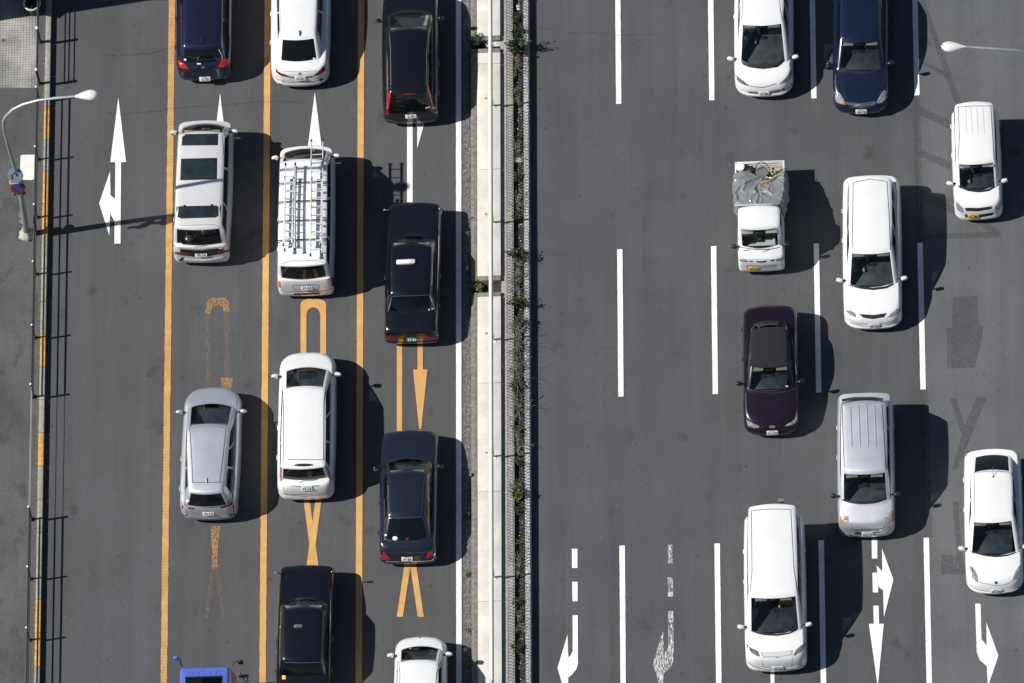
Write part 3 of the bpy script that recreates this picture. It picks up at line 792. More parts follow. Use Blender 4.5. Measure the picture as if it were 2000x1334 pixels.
    for wy in [q for q in wys if abs(q) < hL]:
        for sx in (-1, 1):
            t = MB(); cx_ = sx*(W/2-.115)
            t.lathe((cx_, wy, wr), [(wr*.62,-.095),(wr*.93,-.1),(wr,-.075),(wr,.075),(wr*.93,.1),(wr*.62,.095)], 28, 'X'); to = t.build('wheel', M_rub, root)
            r_ = MB(); r_.lathe((cx_, wy, wr), [(wr*.2,-.05),(wr*.62,-.05),(wr*.64,.085),(wr*.60,.09),(wr*.55,.05),(wr*.25,.06),(wr*.1,.075)] if sx > 0 else [(wr*.1,-.075),(wr*.25,-.06),(wr*.55,-.05),(wr*.60,-.09),(wr*.64,-.085),(wr*.62,.05),(wr*.2,.05)], 24, 'X')
            for k in range(5):
                a = 6.2832*k/5; r_.box((cx_+sx*.07, wy+math.cos(a)*wr*.36, wr+math.sin(a)*wr*.36), (.02, wr*.5, .045), RX(math.degrees(a)), 0)
            r_.build('rim', M_rim, to)
    if wx is None: wx = True
    # mirrors
    yfront = bf_y if up else bn_y; bz = interp(prof, yfront)
    mm = mirm or paint
    for sx in (-1, 1):
        if mirror == 'side':
            my = yfront-fs*.32 if abs(yfront-(rf_y if up else rn_y)) > .45 else yfront-fs*.12
            m_ = MB(); m_.ell((sx*(W/2+.075), my+fs*.01, bz+.03), (.105,.058,.075), RZ(-sx*fs*12), 14, 9, .8)
            mo = m_.build('wing_mirror', mm, root)
            s_ = MB(); s_.box((sx*(W/2-.045), my, bz-.0), (.11,.05,.035), None, .01); s_.build('mirror_stalk', M_black, mo)
            s2 = MB(); s2.box((sx*(W/2+.075), my-fs*.05, bz+.03), (.15,.012,.10), RZ(-sx*fs*12), .004); s2.build('mirror_glass', M_chr, mo)
        elif mirror == 'fender':
            my = hL*fs-fs*.42
            m_ = MB(); m_.ell((sx*(W/2-.01), my, .98), (.10,.03,.05), None, 12, 7, .8); mo = m_.build('fender_mirror', M_chr, root)
            s_ = MB(); s_.tube([(sx*(W/2-.12), my+fs*.02, .80), (sx*(W/2-.07), my, .94)], .012, 6); s_.build('mirror_stalk', M_black, mo)
    if handles:
        hmm = hm or paint
        for sx in (-1, 1):
            for yy_ in ((bn_y+bf_y)/2+fs*.05 - fs*.05, (bn_y+bf_y)/2 - fs*.98):
                h = MB(); h.box((sx*(W/2-.008), yy_, .80), (.022,.15,.026), None, .008); h.build('door_handle', hmm, root)
    # surface details are cut to lie on the shell
    bvh_v = [Mr @ v for v in V]; bvh_f = Fc+[f for fs_ in G_faces.values() for f in fs_]
    tree = BVHTree.FromPolygons(bvh_v, bvh_f)
    C_ = Car(); C_.root = root; C_.Mr = Mr; C_.Mi = Mi; C_.tree = tree; C_.L = Lc; C_.W = W; C_.YL = YL; C_.gb = gb; C_.prof = prof; C_.fs = fs; C_.up = up; C_.hL = hL; C_.roofz = roofz; C_.topz = topz
    C_.bz = bz; C_.yfront = yfront; C_.ys = (rf_y if up else rn_y)-fs*(.42 if up else .14); C_.zr = (rnz+rfz)/2
    return C_

def hit(c, px, py, off):
    d = ray(px, py); h = c.tree.ray_cast(CAM, d)
    if h[0] is None:
        q = G(px, py, .6); h = c.tree.find_nearest(q)
    n_ = h[1]
    if n_.dot(d) > 0: n_ = -n_
    return c.Mi @ (h[0]+n_*off)
def resample(pts, n):
    P = [Vector(p) for p in pts]; l = [0]
    for a, b in zip(P, P[1:]): l.append(l[-1]+(b-a).length)
    out = []
    for k in range(n):
        s = l[-1]*k/(n-1); i = 0
        while i < len(l)-2 and l[i+1] < s: i += 1
        out.append(P[i].lerp(P[i+1], (s-l[i])/max(1e-9, l[i+1]-l[i])))
    return out
def panel(c, Z, name, m, tp, bt, off=.006, n=9, k=5, parent=None):
    """a thin shaped panel on the shell between a top and a bottom edge"""
    T = resample(zpx(Z, tp), n); B = resample(zpx(Z, bt), n); V = []; Fs = []
    for j in range(k):
        for i in range(n):
            p = T[i].lerp(B[i], j/(k-1)); edge = i in (0, n-1) or j in (0, k-1)
            V.append(hit(c, p.x, p.y, off*.35 if edge else off))
    for j in range(k-1):
        for i in range(n-1): Fs.append((j*n+i, (j+1)*n+i, (j+1)*n+i+1, j*n+i+1))
    return obj(name, V, Fs, m, parent or c.root, True, 50)
def gaps(c, Z, lines, wpx=1.0, m=None, name='panel_gap', off=.004):
    if len(lines) > 1:
        for q in lines: gaps(c, Z, [q], wpx, m, name, off)
        return
    V = []; Fs = []
    for ln in lines:
        P = resample(zpx(Z, ln), max(6, int(sum((Vector(b)-Vector(a)).length for a, b in zip(ln, ln[1:]))/Z[0]/5)))
        L_, R_ = [], []
        for i, p in enumerate(P):
            t = (P[min(i+1, len(P)-1)]-P[max(0, i-1)]).normalized(); s = Vector((-t.y, t.x))*wpx/2
            L_.append(hit(c, p.x+s.x, p.y+s.y, off)); R_.append(hit(c, p.x-s.x, p.y-s.y, off))
        k = len(V); V += L_+R_; q = len(P)
        Fs += [(k+i, k+i+1, k+q+i+1, k+q+i) for i in range(q-1)]
    return obj(name, V, Fs, m or M_gap, c.root, True, 60)
TXT = {}
def plate(c, px, py, txt, m=None, ink=None, tilt=28, w=.33, h=.165):
    """number plate on the near end, tilted like the panel it is fixed to"""
    p = hit(c, px, py, .012)
    o = MB().box((0,0,0), (w,.012,h), None, .004).build('number_plate', m or M_plate, c.root)
    rt = Matrix.Rotation(R(-tilt), 4, 'X')
    o.matrix_local = Matrix.Translation(p) @ rt
    cu = bpy.data.curves.new('t', 'FONT'); cu.body = txt; cu.size = .115; cu.align_x = 'CENTER'; cu.align_y = 'CENTER'; cu.offset = .003
    t = bpy.data.objects.new('plate_text', cu); col.objects.link(t)
    dg = bpy.context.evaluated_depsgraph_get(); me = bpy.data.meshes.new_from_object(t.evaluated_get(dg)); bpy.data.objects.remove(t)
    me.materials.clear(); t = link('plate_text', me, ink or M_ink, o)
    t.matrix_local = Matrix.Translation((0,-.0085,-.02)) @ Matrix.Rotation(R(90), 4, 'X')
    # small region line above the number
    s = MB(); 
    for q in range(3): s.box((-.06+.045*q, -.0075, .058), (.03,.002,.022))
    s.build('plate_heading', ink or M_ink, o, smooth=False)
    return o
def wipers(c, n=2, m=None):
    """wiper arms parked at the foot of the windscreen"""
    yb = c.yfront; fs = c.fs
    for k in range(n):
        x0 = (-.42+.62*k)*(1 if fs > 0 else -1); pts = []
        for s in range(5):
            x = x0+fs*(-.0)+.52*s/4*(1 if fs > 0 else -1); y = yb-fs*(.02+.10*abs(x)**2+.035*s)
            y += -fs*.09*(1 if True else 0)
            q = c.Mr @ Vector((x, y, 3)); h = c.tree.ray_cast(q, Vector((0,0,-1)))
            if h[0]: pts.append(c.Mi @ (h[0]+Vector((0,0,.018))))
        if len(pts) > 2: MB().tube(pts, .009, 5).build('wiper', m or M_black, c.root)
def sticker(c, px, py, r=.05, m=None, name='window_sticker'):
    V = []; pc = hit(c, px, py, .004); rp = r*66
    V.append(pc)
    for k in range(12): a = 6.2832*k/12; V.append(hit(c, px+math.cos(a)*rp, py+math.sin(a)*rp*.8, .004))
    return obj(name, V, [(0, 1+(k+1) % 12, 1+k) for k in range(12)], m or M_stk, c.root)

W_white = carpaint('paintwork_white', (.77,.77,.77), 0, .35)
W_white2 = carpaint('paintwork_cream_white', (.78,.77,.72), 0, .38)
W_pearl = carpaint('paintwork_pearl', (.62,.62,.62), .25, .35)
W_silver = carpaint('paintwork_silver_blue', (.57,.60,.66), .66, .50)
W_grey = carpaint('paintwork_silver_grey', (.66,.67,.72), .70, .50)
W_champ = carpaint('paintwork_silver_white', (.74,.74,.74), .30, .36)
W_black = carpaint('paintwork_black', (.0035,.004,.0065), 0, .25)
W_black2 = carpaint('paintwork_black_warm', (.004,.004,.006), 0, .22)
W_navyb = carpaint('paintwork_navy_black', (.010,.014,.026), .1, .28)
W_navy = carpaint('paintwork_navy', (.008,.009,.036), .2, .3)
W_blue = carpaint('paintwork_blue', (.007,.012,.038), .25, .26)
W_plum = carpaint('paintwork_plum', (.013,.005,.013), .3, .28)
W_truck = carpaint('paintwork_bright_blue', (.09,.15,.56), .1, .35)
M_soft = mat('soft_top_fabric', (.011,.012,.015), .95, noise=.2, nscale=20, bump=.6, bscale=120)

def mirrorx(pts, xc): return [(2*xc-x, y) for x, y in pts][::-1]

# ---- L8 white minivan
c = car('minivan', 'white minivan with oval dark spoiler slot, directly behind the white van carrying ladders', 'minivan', True, 1.72, (599,977,.3), (601,687,.82),
        [(716,1.05),(938,1.05)], [(938,1.06,49),(915,1.58,43),(757,1.60,41),(716,1.03,47)], W_white, zend=(1.0,.80), nvert=.55, corner=((.28,.26),(.5,.48)), bow=(.05,.12), wins=((.05,.30),(.33,.62),(.65,.97)))
Z = (4.306,520,680)
gaps(c, Z, [[(142,960),(146,460),(134,350)], [(482,945),(484,460),(497,345)], [(180,938),(470,938)]], 1.1)
gaps(c, Z, [[(138,1140),(150,1210),(180,1232),(500,1222),(530,1200),(545,1140)]], .7, M_gapg)
panel(c, Z, 'spoiler_slot', M_black, [(226,985),(260,973),(310,971),(370,972),(398,980)], [(226,987),(260,994),(310,996),(370,992),(398,984)])
panel(c, Z, 'taillight', M_pink, [(512,1020),(535,1035)], [(528,1122),(550,1112)]); panel(c, Z, 'taillight', M_pink, [(110,1062),(130,1052)], [(116,1138),(134,1140)])
panel(c, Z, 'taillight_lens', M_lens, [(493,985),(512,990)], [(516,1060),(538,1050)]); panel(c, Z, 'taillight_lens', M_lens, [(116,1000),(134,998)], [(110,1060),(130,1055)])
panel(c, Z, 'garnish', M_gapg, [(195,1155),(320,1162),(450,1152)], [(195,1158),(320,1175),(450,1158)])
gaps(c, Z, [[(280,1132),(330,1112),(400,1112),(432,1104)]], 1.2, M_black, 'wiper')
plate(c, 520+341/4.306, 680+1176/4.306, '34-12')
gaps(c, Z, [[(125,1225),(300,1245),(520,1232),(560,1190)]], .8, M_gapg)
# ---- L7 silver crossover
c = car('crossover', 'silver grey crossover with fin antenna and tapering roof in the leftmost queue', 'car', True, 1.75, (409,1017,.3), (417,755,.78),
        [(787,1.02),(991,1.02)], [(990,1.04,46),(964,1.47,34),(831,1.53,42),(787,1.0,47)], W_silver, zend=(.98,.74), nvert=.35, corner=((.34,.32),(.55,.62)), bow=(.08,.16), wins=((.08,.34),(.38,.64),(.68,.96)), gcorner=(.12,.12))
Z = (4.6,340,740)
gaps(c, Z, [[(168,935),(158,700),(140,435)], [(412,925),(440,700),(468,425)], [(165,932),(300,930),(440,928)]], 1.1)
MB().ell(c.Mi @ G(340+292/4.6, 740+915/4.6, 1.53), (.02,.11,.05)).build('antenna_fin', W_grey, c.root)
panel(c, Z, 'taillight', M_lens, [(82,1100),(100,1120),(130,1150)], [(90,1135),(120,1155),(135,1165)]); panel(c, Z, 'taillight', M_redd, [(120,1148),(150,1155),(190,1162)], [(125,1165),(155,1172),(175,1172)])
panel(c, Z, 'taillight', M_redd, [(410,1158),(470,1130),(530,1098)], [(425,1166),(480,1150),(526,1128)]); panel(c, Z, 'taillight', M_lens, [(470,1100),(505,1080),(512,1030),(528,1035)], [(470,1125),(520,1110),(528,1090),(530,1060)])
sticker(c, 340+123/4.6, 740+1095/4.6, .05); sticker(c, 340+472/4.6, 740+1080/4.6, .05)
gaps(c, Z, [[(88,1225),(120,1225)], [(490,1225),(550,1215)]], 2.2, M_gap, 'exhaust_trim')
gaps(c, Z, [[(110,1240),(300,1265),(530,1245)]], 1.0, M_gapg); gaps(c, Z, [[(105,1170),(120,1220)],[(530,1150),(540,1210)]], .7)
plate(c, 340+307/4.6, 740+1205/4.6, '56-14')
# ---- L9 navy sedan
c = car('sedan', 'dark navy sedan with silver roof trim and round white sticker behind the taxi', 'car', True, 1.74, (798,1103,.3), (800,838,.80),
        [(901,1.0),(1057,.98),(1085,.93)], [(1057,1.0,46),(1010,1.36,35),(921,1.38,38),(895,.98,47)], W_navyb, zend=(.86,.76), corner=((.22,.18),(.30,.22)), bow=(.05,.12), wins=((.10,.44),(.48,.90)), mirm=W_black2, rearg=glass('glass_backlight_blue', (.05,.06,.07), .9))
Z = (4.6,730,830)
gaps(c, Z, [[(118,838),(440,825)], [(132,822),(128,560),(110,440)], [(432,820),(445,560),(462,440)]], 1.3, M_chr, 'roof_trim')
gaps(c, Z, [[(112,838),(88,960),(100,1025),(180,1048),(300,1050),(420,1045),(490,1015),(480,920),(445,830)]], .8, M_chr, 'window_trim')
panel(c, Z, 'taillight', M_red, [(76,1145),(100,1143)], [(85,1212),(120,1215),(150,1208)]); panel(c, Z, 'taillight', M_red, [(485,1145),(525,1132)], [(470,1200),(520,1190)])
gaps(c, Z, [[(42,1040),(60,1150),(78,1225),(180,1228),(440,1225),(530,1215),(550,1150),(572,1000)]], 1.6, M_chr, 'bumper_trim')
gaps(c, Z, [[(80,1125),(300,1160),(500,1125)]], .6); gaps(c, Z, [[(85,350),(200,312),(300,300),(400,310),(515,345)]], 1.2)
gaps(c, Z, [[(575,300),(578,600),(572,880)]], .7, M_chr, 'side_trim')
sticker(c, 730+190/4.6, 830+1018/4.6, .075); sticker(c, 730+107/4.6, 830+990/4.6, .035)
panel(c, Z, 'brake_lamp', M_redd, [(288,1012),(314,1012)], [(288,1035),(314,1035)])
plate(c, 730+300/4.6, 830+1200/4.6, '31-81')
MB().tube([c.Mi @ G(798,838,.80), c.Mi @ G(798,838,.86)], .012, 6).build('bonnet_ornament', M_chr, c.root)
# ---- L6 taxi
def taxi(lbl, near, far, g, topp, Z=None):
    return car('taxi_sedan', lbl, 'taxi', True, 1.67, near, far, topp, g, W_black, zend=(.90,.82), corner=((.14,.11),(.16,.11)), bow=(.03,.05), shoulder=.08,
        wins=((.10,.44),(.48,.90)), mirror='fender', seatm=M_seatl, group='black taxis in the queue', hm=M_chr, rearg=glass('glass_backlight', (.32,.36,.35), .45), nvert=.4, fvert=.5, bonnetgap=True)
c = taxi('black taxi sedan with white roof sign lying across its roof, ahead of the navy sedan', (805,672,.3), (809.5,397,.85), [(610,1.0,47),(577,1.40,39),(477,1.42,40),(460,1.0,47)], [(463,1.0),(610,.98),(652,.94)])
Z = (4.17,700,380)
gaps(c, Z, [[(275,828),(580,818)], [(240,955),(275,828)], [(580,818),(630,955)]], 1.0, M_chr, 'window_trim')
gaps(c, Z, [[(215,1185),(420,1190),(655,1172)]], 1.0, M_chr, 'bumper_trim'); gaps(c, Z, [[(655,330),(650,860)],[(225,370),(225,860)]], .7, M_chr, 'side_trim')
panel(c, Z, 'taillight', M_redd, [(225,1150),(370,1162)], [(228,1180),(370,1184)]); panel(c, Z, 'taillight', M_redd, [(500,1160),(650,1146)], [(500,1182),(652,1168)])
gaps(c, Z, [[(245,1142),(430,1152),(625,1138)]], .7); sticker(c, 700+575/4.17, 380+937/4.17, .03); sticker(c, 700+602/4.17, 380+930/4.17, .03)
plate(c, 700+437/4.17, 380+1175/4.17, '31-61', M_plateg, M_inkw)
gaps(c, Z, [[(285,400),(420,380),(600,395)]], 1.6, M_papr_glint, 'dashboard_glare_strip') if False else None
p = c.Mi @ G(700+386/4.17, 380+550/4.17, 1.50)
o = MB().box((0,0,.01), (.56,.15,.11), None, .04).build('roof_sign', mat('sign_lamp_white', (.75,.70,.72), .4, noise=.06), c.root); o.location = p; o.rotation_euler = (0,0,R(2))
o2 = MB().box((0,-.0785,-.005), (.36,.004,.05)).build('sign_stripe', mat('sign_stripe', (.45,.25,.22), .5), o, smooth=False); MB().ell((.12,0,.065), (.09,.06,.03)).build('sign_crest', M_stk, o)
MB().box((0,0,-.06), (.40,.10,.04), None, .01).build('sign_foot', M_black, o)
# ---- L10 second taxi
c = taxi('black taxi sedan with small grey roof light, lowest in the middle yellow lined lane', (594,1381,.3), (598.5,1105,.85), [(1322,1.0,46),(1292,1.40,38),(1186,1.42,39),(1168,1.0,47)], [(1170,1.0),(1320,.98),(1362,.94)])
Z = (2.595,500,820)
gaps(c, Z, [[(128,1228),(230,1232),(330,1228)]], .9, M_chr, 'window_trim'); gaps(c, Z, [[(378,860),(372,1300)],[(104,880),(104,1290)]], .7, M_chr, 'side_trim')
p = c.Mi @ G(583, 1224, 1.46)
o = MB().box((0,0,.02), (.26,.12,.09), None, .035).build('roof_light', mat('roof_light_grey', (.12,.12,.13), .25, coat=1), c.root); o.location = p; o.rotation_euler = (0,0,R(-5))
MB().box((0,-.05,.055), (.20,.02,.015), None, .004).build('light_rim', M_chr, o); MB().box((0,0,-.035), (.22,.10,.03), None, .008).build('light_foot', M_black, o)
for x, y in ((548,1225),(628,1221)):
    q = c.Mi @ G(x, y, 1.40); MB().ell(q, (.035,.035,.02)).build('roof_clamp', M_chr, c.root)
panel(c, (1,0,0), 'rear_sticker', M_platey, [(551,1319),(558,1319)], [(551,1327),(558,1327)])
# ---- L3 black tall wagon
c = car('wagon', 'black wagon with tall red tail lamps on its rear pillars, top of the third lane', 'car', True, 1.74, (804,242,.3), (801,-20,.85),
        [(23,1.08),(215,1.08)], [(216,1.08,47),(183,1.57,38),(56,1.60,40),(22,1.05,47)], W_black2, zend=(1.0,.85), nvert=.5, corner=((.26,.22),(.4,.35)), wins=((.06,.30),(.33,.62),(.66,.96)), hm=M_chr)
Z = (5.13,730,0)
panel(c, Z, 'taillight', M_red, [(155,880),(180,878)], [(122,1095),(152,1095)]); panel(c, Z, 'taillight', M_red, [(524,865),(552,865)], [(578,1068),(608,1062)])
panel(c, Z, 'taillight', M_redd, [(122,1097),(152,1097)], [(128,1150),(155,1155)]); panel(c, Z, 'taillight', M_lens, [(580,1070),(610,1068)], [(592,1095),(615,1085)])
panel(c, Z, 'brake_lamp', M_redd, [(290,941),(350,937),(415,936)], [(298,949),(350,951),(408,946)])
gaps(c, Z, [[(160,1098),(240,1100),(345,1102),(375,1090)]], 1.0, M_chr, 'wiper'); gaps(c, Z, [[(128,1200),(250,1222),(500,1225),(610,1195)]], .9, M_gapg, 'bumper_edge')
gaps(c, Z, [[(172,860),(168,500),(155,330)], [(525,860),(530,500),(545,320)]], .9, M_gapg, 'roof_rail')
sticker(c, 730+528/5.13, 1080/5.13, .03); sticker(c, 730+552/5.13, 1074/5.13, .03)
plate(c, 730+371/5.13, 1158/5.13, '2-45')
panel(c, (5.13,730,0), 'paper_on_dashboard', M_papr_glint, [(520,148),(585,152)], [(492,250),(540,258)], off=-.02)
# ---- L1 navy hatchback
c = car('hatchback', 'navy blue hatchback cut by the top edge, leftmost yellow lined lane', 'car', True, 1.74, (401,158,.3), (401,-96,.8),
        [(-66,1.05),(122,1.02)], [(123,1.02,45),(94,1.42,38),(-34,1.47,39),(-66,1.02,47)], W_navy, zend=(.98,.8), nvert=.4, corner=((.30,.30),(.45,.42)), bow=(.06,.1), wins=((.10,.40),(.44,.88)))
Z = (3.333,300,0)
panel(c, Z, 'taillight', M_red, [(158,392),(185,400),(205,418)], [(165,435),(195,448),(232,450)]); panel(c, Z, 'taillight', M_red, [(440,398),(465,380),(492,376)], [(418,440),(455,438),(488,425)])
gaps(c, Z, [[(190,296),(310,302),(440,290)]], 1.0); gaps(c, Z, [[(200,395),(215,455),(310,470),(410,460),(430,400)]], .6)
gaps(c, Z, [[(180,500),(250,512),(330,514),(440,495),(480,470)]], 1.3, mat('bumper_blue', (.02,.03,.15), .3), 'bumper_edge')
sticker(c, 300+205/3.333, 388/3.333, .04); panel(c, Z, 'window_sticker', M_stk, [(283,412),(307,412)], [(283,419),(307,419)])
gaps(c, Z, [[(422,320),(440,350),(450,385)]], 1.0, M_papr_glint, 'window_edge_glint')  # glint painted as a pale strip along the glass edge
plate(c, 300+334/3.333, 511/3.333, '2-70')
MB().tube([c.Mi @ G(394,78,1.49), c.Mi @ G(394,72,1.56)], .01, 5).ell(c.Mi @ G(394,78,1.49), (.03,.03,.015)).build('antenna', M_black, c.root)
sticker(c, 300+322/3.333, 438/3.333, .055, M_chr, 'badge')
# ---- L2 white sedan
c = car('sedan', 'white sedan with dark rear window and slanted red lamps at the top edge', 'car', True, 1.80, (588,170,.3), (588,-122,.8),
        [(-84,1.0),(120,1.0),(139,.98)], [(122,1.0,42),(75,1.38,35),(-40,1.40,38),(-84,.98,48)], W_white, zend=(.94,.78), nvert=.3, corner=((.42,.42),(.45,.42)), bow=(.12,.1), wins=((.12,.44),(.48,.88)))
Z = (3.333,300,0)
panel(c, Z, 'taillight', M_redd, [(792,430),(815,468),(882,495)], [(796,470),(830,495),(880,503)]); panel(c, Z, 'taillight', M_redd, [(1038,492),(1070,468),(1112,420)], [(1042,498),(1085,485),(1125,455)])
panel(c, Z, 'garnish', M_gapg, [(880,496),(955,500),(1040,492)], [(885,508),(955,514),(1035,505)], k=3)
gaps(c, Z, [[(815,470),(880,462),(950,468),(1040,460),(1075,465)]], .7, M_gapg); gaps(c, Z, [[(800,515),(870,535),(1040,532),(1130,505)]], 1.0, M_gapg)
gaps(c, Z, [[(830,248),(826,120),(822,0)], [(1062,235),(1070,120),(1068,0)]], .8, M_gapg)
panel(c, Z, 'exhaust_trim', M_gap, [(812,540),(842,552)], [(815,548),(842,560)]); panel(c, Z, 'exhaust_trim', M_gap, [(1085,545),(1120,530)], [(1085,552),(1120,538)])
MB().ell(c.Mi @ G(584,64,1.45), (.02,.10,.05)).build('antenna_fin', W_silver, c.root)
sticker(c, 300+1044/3.333, 381/3.333, .035); sticker(c, 300+1062/3.333, 377/3.333, .03); sticker(c, 300+840/3.333, 396/3.333, .025); sticker(c, 300+953/3.333, 480/3.333, .05, M_chr, 'badge')
plate(c, 300+955/3.333, 508/3.333, '33-07')
# ---- L4 silver white van with three roof windows
c = car('one_box_van', 'silver white van with three dark roof windows and round rear spotter mirror', 'van', True, 1.70, (395,514,.3), (400,238,1.12),
        [(246,1.16),(478,1.15)], [(480,1.15,51),(447,1.76,46),(257,1.80,45),(240,1.15,49)], W_champ, zend=(1.10,1.08), nvert=.6, fvert=.7, corner=((.16,.14),(.22,.16)), bow=(.04,.08), wins=((.03,.26),(.28,.62),(.65,.98)), shoulder=.05)
Z = (3.51,320,220)
def roofglass(tp, bt, nm='roof_window'):
    cx_ = sum(p[0] for p in tp+bt)/4; cy_ = sum(p[1] for p in tp+bt)/4
    panel(c, Z, nm, M_black, tp, bt, off=.010); f = .90
    t2 = [(cx_+(x-cx_)*f, cy_+(y-cy_)*.82) for x, y in tp]; b2 = [(cx_+(x-cx_)*f, cy_+(y-cy_)*.82) for x, y in bt]
    panel(c, Z, 'roof_pane', mat('roof_glass', (.018,.026,.030), .06, coat=1, noise=.35, nscale=3), t2, b2, off=.016)
roofglass([(128,148),(374,144)], [(122,226),(370,224)]); roofglass([(118,316),(366,310)], [(112,464),(364,458)]); roofglass([(88,642),(390,636)], [(78,728),(390,718)])
for q in ((140,640),(326,634)): MB().box(c.Mi @ G(320+q[0]/3.51, 220+q[1]/3.51, 1.83), (.05,.06,.05), None, .01).build('roof_hinge', M_black, c.root)
gaps(c, Z, [[(395,130),(412,300),(405,720)], [(85,130),(82,400),(75,730)]], .8, M_gapg)
gaps(c, Z, [[(75,780),(200,770),(350,768),(400,790)]], .9, M_gapg)
panel(c, Z, 'lamp_bar', M_black, [(62,930),(250,945),(455,915)], [(66,972),(250,992),(458,960)]); panel(c, Z, 'taillight', M_redd, [(66,952),(190,965)], [(70,972),(190,980)], off=.012); panel(c, Z, 'taillight', M_redd, [(365,955),(452,935)], [(365,968),(455,952)], off=.012)
panel(c, Z, 'bumper', W_champ, [(72,985),(250,1005),(450,975)], [(80,1012),(250,1028),(440,1000)], off=.03); panel(c, Z, 'bumper_step', M_black, [(120,990),(140,990)], [(100,1012),(125,1015)], off=.04)
gaps(c, Z, [[(62,925),(250,940),(455,910)]], 1.0, M_chr, 'chrome_strip')
gaps(c, Z, [[(215,922),(300,912)]], 1.0, M_black, 'wiper')
p = c.Mi @ G(320+168/3.51, 220+860/3.51, 1.55); MB().lathe((0,0,0), [(.0,.0),(.10,.0),(.11,.02),(.06,.06),(.0,.07)], 18).tube([(-.03,.05,.05),(-.06,.30,.16),(-.06,.33,.14)], .018, 6).build('spotter_mirror', mat('mirror_dark', (.05,.05,.055), .2), c.root).location = p
sticker(c, 320+108/3.51, 220+900/3.51, .05); panel(c, Z, 'window_sticker', M_stk, [(88,893),(126,895)], [(88,908),(126,910)])
plate(c, 320+255/3.51, 220+970/3.51, '58-16', w=.36)
gaps(c, Z, [[(400,1028),(425,1028)]], 2.0, M_chr, 'tow_eye')
# ---- L5 white van with ladders
c = car('estate_van', 'white van with black roof bars carrying ladders, middle yellow lined lane', 'van', True, 1.70, (599,578,.3), (598,286,1.12),
        [(294,1.14),(545,1.18)], [(546,1.18,50),(519,1.84,47),(312,1.84,46),(289,1.12,49)], W_white, zend=(1.10,1.06), nvert=.7, fvert=.6, corner=((.14,.12),(.26,.20)), bow=(.03,.10), wins=((.03,.26),(.28,.62),(.65,.98)), shoulder=.05)
van5 = c
panel(c, Z, 'taillight', M_amb, [(780,1150),(800,1158)], [(785,1198),(804,1200)]); panel(c, Z, 'taillight', M_redd, [(1145,1130),(1164,1128)], [(1148,1190),(1168,1185)])
gaps(c, Z, [[(785,1045),(870,1018),(1050,1012),(1110,1035)], [(890,1182),(1060,1180)], [(885,1182),(890,1215),(1062,1213),(1064,1180)]], .9, M_gapg)
panel(c, Z, 'bumper_step', M_black, [(892,1238),(980,1236),(1068,1234)], [(892,1248),(980,1248),(1070,1244)], off=.02)
gaps(c, Z, [[(785,1205),(830,1228),(1100,1222),(1168,1200)]], 1.2, M_gapg, 'bumper_edge')
plate(c, 320+980/3.51, 220+1197/3.51, '33-24')
rc = []
for q in (478, 606, 738, 870):
    y = c.YL(220+q/3.51, 1.98); mb = MB(); mb.tube([(-.74,y,1.80),(-.72,y,1.97),(-.3,y,2.0),(.3,y,2.0),(.72,y,1.97),(.74,y,1.80)], .017, 8)
    for sx in (-1,1): mb.box((sx*.745,y,1.80), (.06,.07,.07), None, .01)
    mb.build('roof_bar', M_black, c.root)
M_alu = mat('aluminium', (.74,.75,.76), .42, .35)
def ladder(x1, y1, x2, y2, z, wd, npx, lbl, nrung):
    p1, p2 = G(x1, y1, z), G(x2, y2, z); d = p2-p1; L_ = d.length; e = empty('ladder', p1, math.atan2(-d.x, d.y), lbl, 'ladder', 'aluminium ladders on the van roof')
    for sx in (-1, 1): 
        MB().box((sx*wd/2, L_/2, 0), (.028, L_, .065), None, .005).build('rail', M_alu, e); MB().box((sx*wd/2, L_+.03, 0), (.05,.08,.08), None, .01).build('end_cap', M_black, e); MB().box((sx*wd/2, -.03, 0), (.05,.08,.08), None, .01).build('end_cap', M_black, e)
    for k in range(nrung): MB().tube([(-wd/2, L_*(k+.5)/nrung, 0), (wd/2, L_*(k+.5)/nrung, 0)], .016, 6).build('rung', M_alu, e)
    return e
def ZP(x, y): return (320+x/3.51, 220+y/3.51)
ladder(*ZP(1045,968), *ZP(1051,198), 2.16, .345, 0, 'longest aluminium ladder, overhanging the windscreen of the white van', 13)
ladder(*ZP(1040,900), *ZP(1048,455), 2.07, .30, 0, 'short ladder section nested under the longest ladder', 8)
ladder(*ZP(862,935), *ZP(868,360), 2.16, .29, 0, 'upper ladder on the left half of the white van roof', 11)
ladder(*ZP(848,900), *ZP(860,452), 2.07, .26, 0, 'shorter lower ladder on the left half of the van roof', 8)
for (x, y, xx, yy_, lb) in ((1005,832,1085,840,'green tie strap at the rear of the longest ladder'),(815,585,890,592,'pale green tie strap across the left ladders')):
    o = MB().tube([G(*ZP(x,y),2.20), G(*ZP((x+xx)/2,(y+yy_)/2),2.25), G(*ZP(xx,yy_),2.20)], .012, 6).build('tie_strap', mat('strap_green', (.27,.40,.20), .8), None); tag(o, lb, 'strap', 'tie straps on the ladders')
# ---- L11 white compact at the bottom
c = car('hatchback', 'white compact hatchback cut by the bottom edge, third lane beside the median', 'car', True, 1.56, (821,1470,.3), (822,1243,.80),
        [(1263,1.02),(1440,1.05)], [(1442,1.05,43),(1412,1.48,37),(1291,1.50,39),(1261,1.0,45)], W_white, zend=(1.0,.8), nvert=.5, corner=((.3,.3),(.42,.38)), bow=(.05,.14), wins=((.10,.42),(.46,.90)))
Z = (2.595,500,820)
gaps(c, Z, [[(728,1334),(730,1280),(722,1225)], [(912,1334),(916,1280),(935,1225)]], 1.0); sticker(c, 820, 1244.5, .04, M_redd, 'badge')
panel(c, Z, 'dashboard_card', M_stk, [(774,1146),(786,1146)], [(774,1160),(786,1160)], off=-.03)
